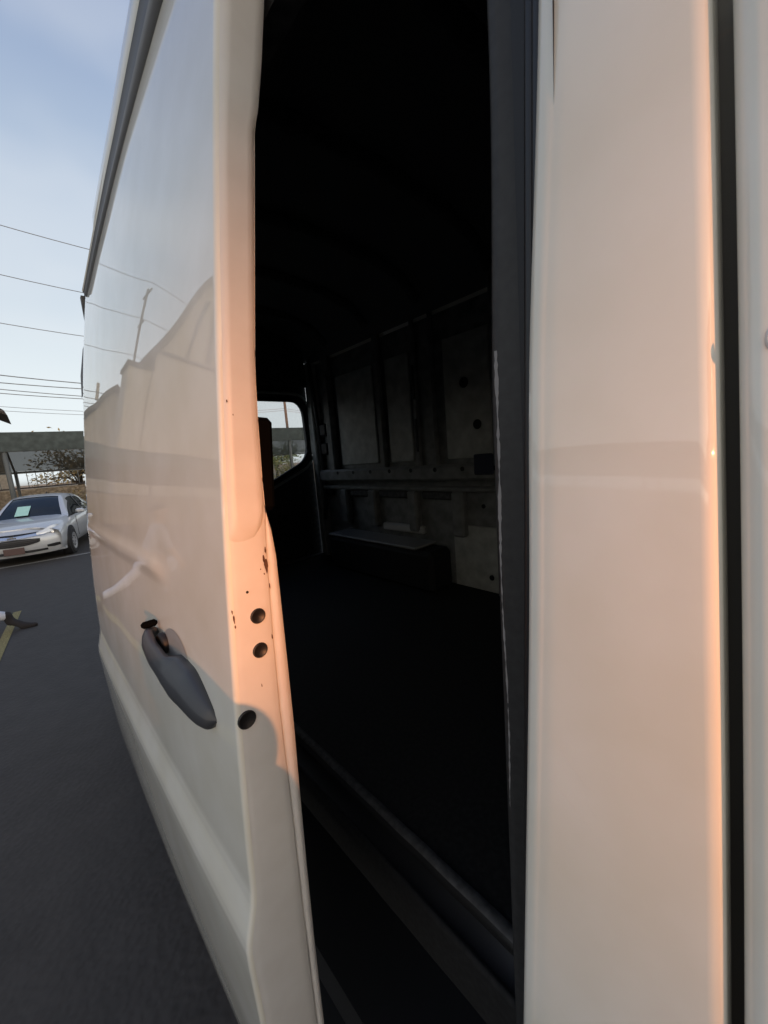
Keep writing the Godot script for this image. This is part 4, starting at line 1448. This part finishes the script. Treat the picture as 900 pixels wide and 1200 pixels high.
	for x in [-2.4, -4.8]:
		st = flat()
		box(st, Vector3(x, Y(2.55), -34.58), Vector3(1.0, 1.3, 0.08), 0.01)
		obj("window", st, M.dark_glass, h)
	# big gabled hall with a flat annex left of the frame
	var hall := base("gabled_hall", Vector3(-9.0, gy, -28))
	tag(hall, "tall gabled hall with flat annex, mirrored large in the van door", "hall")
	st = flat()
	prism(st, PackedVector2Array([Vector2(-5.95, gy), Vector2(-5.95, Y(8.5)), Vector2(-9.6, Y(15.6)), Vector2(-13.4, Y(8.5)), Vector2(-13.4, gy)]), Vector3(0, 0, -29.4), Vector3.RIGHT, Vector3.UP, 2.8)
	obj("gable_wall", st, M.house_wall, hall)
	st = flat()
	prism(st, PackedVector2Array([Vector2(-5.5, Y(7.95)), Vector2(-5.45, Y(8.25)), Vector2(-9.6, Y(16.1)), Vector2(-13.9, Y(8.2)), Vector2(-13.9, Y(7.9)), Vector2(-9.6, Y(15.6))]), Vector3(0, 0, -29.5), Vector3.RIGHT, Vector3.UP, 3.5)
	obj("roof", st, M.roof, hall)
	st = flat()
	box(st, Vector3(-5.17, (gy + Y(7.6)) * 0.5, -28.0), Vector3(1.54, Y(7.6) - gy, 2.6), 0.02)
	obj("annex", st, M.house_wall, hall)
	st = flat()
	box(st, Vector3(-5.12, Y(7.72), -28.0), Vector3(1.76, 0.26, 3.0), 0.02)
	obj("annex_roof", st, M.roof, hall)
	for q in [[-6.3, 8.8, -12.9, 8.8], [-9.6, 8.8, -9.6, 15.0], [-7.9, 8.8, -9.0, 13.2], [-11.3, 8.8, -10.2, 13.2]]:
		st = soft()
		tube(st, [Vector3(q[0], Y(q[1]), -26.5), Vector3(q[2], Y(q[3]), -26.5)], 0.12, 6)
		obj("gable_truss", st, M.steel, hall)

# ---------------------------------------------------------------- people: bones with radii, joined by a smooth minimum and meshed as surface nets
func body_mesh(st: SurfaceTool, bones: Array, cell: float, k: float) -> void:
	var lo := Vector3.ONE * 1e9; var hi := -lo
	for b in bones:
		for q in 2:
			var p: Vector3 = b[q]; var r: float = b[2 + q]
			lo = lo.min(p - Vector3.ONE * (r + k + 2 * cell)); hi = hi.max(p + Vector3.ONE * (r + k + 2 * cell))
	var n := Vector3i(((hi - lo) / cell).ceil()) + Vector3i.ONE
	var field := PackedFloat32Array(); field.resize(n.x * n.y * n.z); field.fill(1.0)
	var near := PackedFloat32Array(); near.resize(field.size()); near.fill(9.0)
	var which := PackedInt32Array(); which.resize(field.size())
	for bi in bones.size():
		var b = bones[bi]
		var a: Vector3 = b[0]; var e: Vector3 = b[1]; var ra: float = b[2]; var rb: float = b[3]
		var m: float = max(ra, rb) + k + cell
		var l0 := Vector3i(((a.min(e) - Vector3.ONE * m - lo) / cell).floor()).clamp(Vector3i.ZERO, n - Vector3i.ONE)
		var l1 := Vector3i(((a.max(e) + Vector3.ONE * m - lo) / cell).ceil()).clamp(Vector3i.ZERO, n - Vector3i.ONE)
		var ab := e - a
		var L2: float = max(ab.length_squared(), 1e-9)
		for z in range(l0.z, l1.z + 1):
			for y in range(l0.y, l1.y + 1):
				for x in range(l0.x, l1.x + 1):
					var p := lo + Vector3(x, y, z) * cell
					var t := clampf((p - a).dot(ab) / L2, 0.0, 1.0)
					var d := p.distance_to(a + ab * t) - lerpf(ra, rb, t)
					var id := x + n.x * (y + n.y * z)
					if d < near[id]:
						near[id] = d; which[id] = bi
					var f := field[id]
					var hh := clampf(0.5 + 0.5 * (f - d) / k, 0.0, 1.0)
					field[id] = lerpf(f, d, hh) - k * hh * (1.0 - hh)
	var verts := {}
	var step := [1, n.x, n.x * n.y]
	for z in n.z - 1:
		for y in n.y - 1:
			for x in n.x - 1:
				var id := x + n.x * (y + n.y * z)
				var s0 := field[id] < 0.0
				var mixed := false
				for c in range(1, 8):
					if (field[id + (c & 1) + ((c >> 1) & 1) * step[1] + ((c >> 2) & 1) * step[2]] < 0.0) != s0:
						mixed = true
						break
				if not mixed: continue
				var sum := Vector3.ZERO; var cnt := 0
				for c in 8:
					for ax in 3:
						if c & (1 << ax): continue
						var c2: int = c | (1 << ax)
						var f0 := field[id + (c & 1) + ((c >> 1) & 1) * step[1] + ((c >> 2) & 1) * step[2]]
						var f1 := field[id + (c2 & 1) + ((c2 >> 1) & 1) * step[1] + ((c2 >> 2) & 1) * step[2]]
						if (f0 < 0.0) == (f1 < 0.0): continue
						var p0 := Vector3(c & 1, (c >> 1) & 1, (c >> 2) & 1)
						var p1 := Vector3(c2 & 1, (c2 >> 1) & 1, (c2 >> 2) & 1)
						sum += p0.lerp(p1, f0 / (f0 - f1)); cnt += 1
				verts[id] = [lo + (Vector3(x, y, z) + sum / cnt) * cell, bones[which[id]][4]]
	for id in verts:
		for ax in 3:
			var u: int = (ax + 1) % 3; var v: int = (ax + 2) % 3
			var f0: float = field[id]; var f1: float = field[id + step[ax]]
			if (f0 < 0.0) == (f1 < 0.0): continue
			var q := [id, id - step[u], id - step[u] - step[v], id - step[v]]
			if not (verts.has(q[1]) and verts.has(q[2]) and verts.has(q[3])): continue
			var order := [0, 1, 2, 0, 2, 3] if f0 >= 0.0 else [0, 2, 1, 0, 3, 2]
			for o in order:
				st.set_color(verts[q[o]][1])
				st.add_vertex(verts[q[o]][0])

func hand(bones: Array, wrist: Vector3, dir: Vector3, across: Vector3, curl: Vector3, skin: Color) -> void:
	bones.append([wrist, wrist + dir * 0.05, 0.027, 0.03, skin])
	var lens := [0.065, 0.075, 0.07, 0.055]
	for i in 4:
		var root: Vector3 = wrist + dir * 0.08 + across * (0.027 - 0.018 * i)
		bones.append([wrist + dir * 0.03 + across * (0.02 - 0.013 * i), root, 0.014, 0.0105, skin])
		var knuckle: Vector3 = root + (dir * 0.85 + curl * 0.5).normalized() * lens[i] * 0.55
		bones.append([root, knuckle, 0.0098, 0.009, skin])
		bones.append([knuckle, knuckle + (dir * 0.35 + curl).normalized() * lens[i] * 0.5, 0.009, 0.0078, skin])
	var th: Vector3 = wrist + dir * 0.03 + across * 0.03
	bones.append([wrist + dir * 0.015 + across * 0.012, th + across * 0.02 + dir * 0.01, 0.017, 0.012, skin])
	bones.append([th + across * 0.02 + dir * 0.01, th + across * 0.028 + dir * 0.045 + curl * 0.015, 0.0115, 0.009, skin])

func head(bones: Array, neck: Vector3, up: Vector3, fwd: Vector3, skin: Color) -> void:
	var side := up.cross(fwd).normalized()
	var c := neck + up * 0.17
	bones.append([neck, neck + up * 0.09, 0.056, 0.052, skin])
	bones.append([c + up * 0.03 - fwd * 0.025, c + up * 0.035 + fwd * 0.03, 0.082, 0.076, skin])
	bones.append([c - up * 0.05 + fwd * 0.03, c - up * 0.07 + fwd * 0.055, 0.058, 0.036, skin])
	bones.append([c + up * 0.005 + fwd * 0.10, c - up * 0.022 + fwd * 0.117, 0.009, 0.013, skin])
	bones.append([c - up * 0.055 + fwd * 0.088 - side * 0.018, c - up * 0.055 + fwd * 0.088 + side * 0.018, 0.009, 0.009, skin * 0.8])
	for s in [-1.0, 1.0]:
		bones.append([c + side * 0.079 * s + up * 0.015, c + side * 0.083 * s - up * 0.02, 0.014, 0.011, skin])
		bones.append([c + side * 0.032 * s + up * 0.012 + fwd * 0.086, c + side * 0.034 * s + up * 0.012 + fwd * 0.087, 0.012, 0.012, Color(0.05, 0.04, 0.03)])

func person_from(bones: Array, fine: Array, root: Node3D, called: String) -> void:
	var m := mat(1, 1, 1, 0.85)
	m.vertex_color_use_as_albedo = true
	var st := soft()
	body_mesh(st, bones, 0.018, 0.035)
	for f in fine: body_mesh(st, f[0], f[1], f[2])
	obj(called, st, m, root)

func build_people() -> void:
	var skin := Color(0.36, 0.22, 0.15)
	# passer-by at the left: only the trailing foot and lower leg come into the picture
	var g := ground_y(-6.2)
	var shirt := Color(0.25, 0.27, 0.30); var slacks := Color(0.50, 0.51, 0.56); var shoe := Color(0.02, 0.017, 0.016)
	var root := base("person", Vector3(-1.2, g, -6.3))
	tag(root, "person in pale trousers and dark shoes crouching at the left edge", "person")
	var b := []
	var hip := Vector3(-1.30, g + 0.60, -6.3)
	var kneeR := Vector3(-0.92, g + 0.31, -6.20); var ankR := Vector3(-0.50, g + 0.165, -6.05)
	var kneeL := Vector3(-1.72, g + 0.56, -6.42); var ankL := Vector3(-1.66, g + 0.09, -6.42)
	b.append([hip + Vector3(0.02, 0, 0.09), kneeR, 0.088, 0.062, slacks]); b.append([kneeR, ankR + Vector3(-0.02, 0.02, 0), 0.07, 0.05, slacks])
	b.append([hip + Vector3(0, 0, -0.09), kneeL, 0.088, 0.062, slacks]); b.append([kneeL, ankL, 0.062, 0.05, slacks])
	b.append([hip + Vector3(0, 0.02, -0.08), hip + Vector3(0, 0.02, 0.08), 0.105, 0.105, slacks])
	var chest := hip + Vector3(-0.16, 0.40, 0)
	b.append([hip + Vector3(0, 0.08, -0.05), chest + Vector3(0, 0, -0.07), 0.115, 0.125, shirt]); b.append([hip + Vector3(0, 0.08, 0.05), chest + Vector3(0, 0, 0.07), 0.115, 0.125, shirt])
	for s in [-1.0, 1.0]:
		var sh := chest + Vector3(0, 0.09, 0.18 * s)
		var el := sh + Vector3(-0.10 * s, -0.27, 0.05 * s)
		var wr := el + Vector3(-0.14 if s > 0 else -0.10, -0.22, 0.0)
		b.append([chest + Vector3(0, 0.09, 0), sh, 0.085, 0.06, shirt]); b.append([sh, el, 0.055, 0.043, shirt]); b.append([el, wr, 0.04, 0.028, skin])
	var fine := []
	var foot := []
	foot.append([ankR + Vector3(0.0, 0.02, 0), ankR + Vector3(0.02, -0.06, 0.0), 0.046, 0.040, shoe])
	foot.append([ankR + Vector3(0.02, -0.055, 0.0), Vector3(-0.36, g + 0.032, -5.98), 0.038, 0.036, shoe])
	foot.append([Vector3(-0.38, g + 0.034, -5.99), Vector3(-0.28, g + 0.026, -5.95), 0.036, 0.026, shoe])
	foot.append([ankL + Vector3(-0.02, -0.04, 0), ankL + Vector3(-0.17, -0.05, 0), 0.042, 0.036, shoe])
	fine.append([foot, 0.008, 0.02])
	var hd := []
	head(hd, chest + Vector3(-0.01, 0.15, 0), Vector3.UP, Vector3(-1, 0, 0), skin)
	hd.append([chest + Vector3(0.03, 0.39, 0), chest + Vector3(-0.02, 0.41, 0), 0.082, 0.07, Color(0.015, 0.012, 0.01)])
	fine.append([hd, 0.008, 0.012])
	for s in [-1.0, 1.0]:
		var h2 := []
		var sh2 := chest + Vector3(0, 0.09, 0.18 * s)
		var wr2 := sh2 + Vector3(-0.10 * s, -0.27, 0.05 * s) + Vector3(-0.14 if s > 0 else -0.10, -0.22, 0.0)
		hand(h2, wr2, Vector3(-0.3, -0.95, 0).normalized(), Vector3(-0.95, 0.3, 0), Vector3(0, -0.1, -s).normalized(), skin)
		fine.append([h2, 0.006, 0.008])
	person_from(b, fine, root, "body")
	# the photographer stands just behind the lens and shades the lower door edge
	var cx := -0.078; var cz := 0.35
	var p := base("person", Vector3(cx, 0, cz))
	tag(p, "person in dark clothes kneeling behind the viewpoint, shading the lower door edge", "person")
	var dark := Color(0.05, 0.05, 0.06); var jeans := Color(0.04, 0.05, 0.08)
	b = []
	for s in [-1.0, 1.0]:
		var kn := Vector3(cx + 0.05, 0.065, cz + 0.11 * s)
		b.append([Vector3(cx + 0.04, 0.50, cz + 0.085 * s), kn, 0.095, 0.07, jeans])
		b.append([kn, Vector3(cx - 0.40, 0.06, cz + 0.10 * s), 0.06, 0.042, jeans])
		b.append([Vector3(cx - 0.42, 0.055, cz + 0.10 * s), Vector3(cx - 0.58, 0.035, cz + 0.11 * s), 0.042, 0.032, shoe])
		b.append([Vector3(cx + 0.02, 0.55, cz + 0.07 * s), Vector3(cx + 0.015, 0.64, cz + 0.07 * s), 0.12, 0.118, dark])
		b.append([Vector3(cx + 0.015, 0.64, cz + 0.05 * s), Vector3(cx + 0.01, 0.96, cz + 0.07 * s), 0.118, 0.122, dark])
		b.append([Vector3(cx + 0.0, 1.0, cz + 0.03 * s), Vector3(cx + 0.02, 1.15, cz), 0.115, 0.078, dark])
		b.append([Vector3(cx + 0.02, 1.19, cz + 0.02 * s), Vector3(cx + 0.055, 1.05, cz + 0.04 * s), 0.062, 0.07, dark])
		b.append([Vector3(cx - 0.02, 1.05, cz), Vector3(cx - 0.02, 1.05, cz + 0.165 * s), 0.08, 0.058, dark])
		b.append([Vector3(cx - 0.02, 1.04, cz + 0.175 * s), Vector3(cx - 0.05, 0.78, cz + 0.22 * s), 0.053, 0.043, dark])
		b.append([Vector3(cx - 0.05, 0.78, cz + 0.22 * s), Vector3(cx + 0.02, 0.56, cz + 0.2 * s), 0.04, 0.028, skin])
	fine = []
	hd = []
	head(hd, Vector3(cx - 0.01, 1.06, cz), Vector3.UP, Vector3(-0.25, 0, -1).normalized(), skin)
	hd.append([Vector3(cx - 0.005, 1.27, cz + 0.045), Vector3(cx - 0.012, 1.285, cz + 0.005), 0.082, 0.072, Color(0.015, 0.012, 0.01)])
	fine.append([hd, 0.008, 0.012])
	for s in [-1.0, 1.0]:
		var h3 := []
		hand(h3, Vector3(cx + 0.02, 0.56, cz + 0.2 * s), Vector3(0.2, -0.95, 0).normalized(), Vector3(0, 0, -s), Vector3(-0.3, -0.9, 0).normalized(), skin)
		fine.append([h3, 0.006, 0.008])
	person_from(b, fine, p, "body")
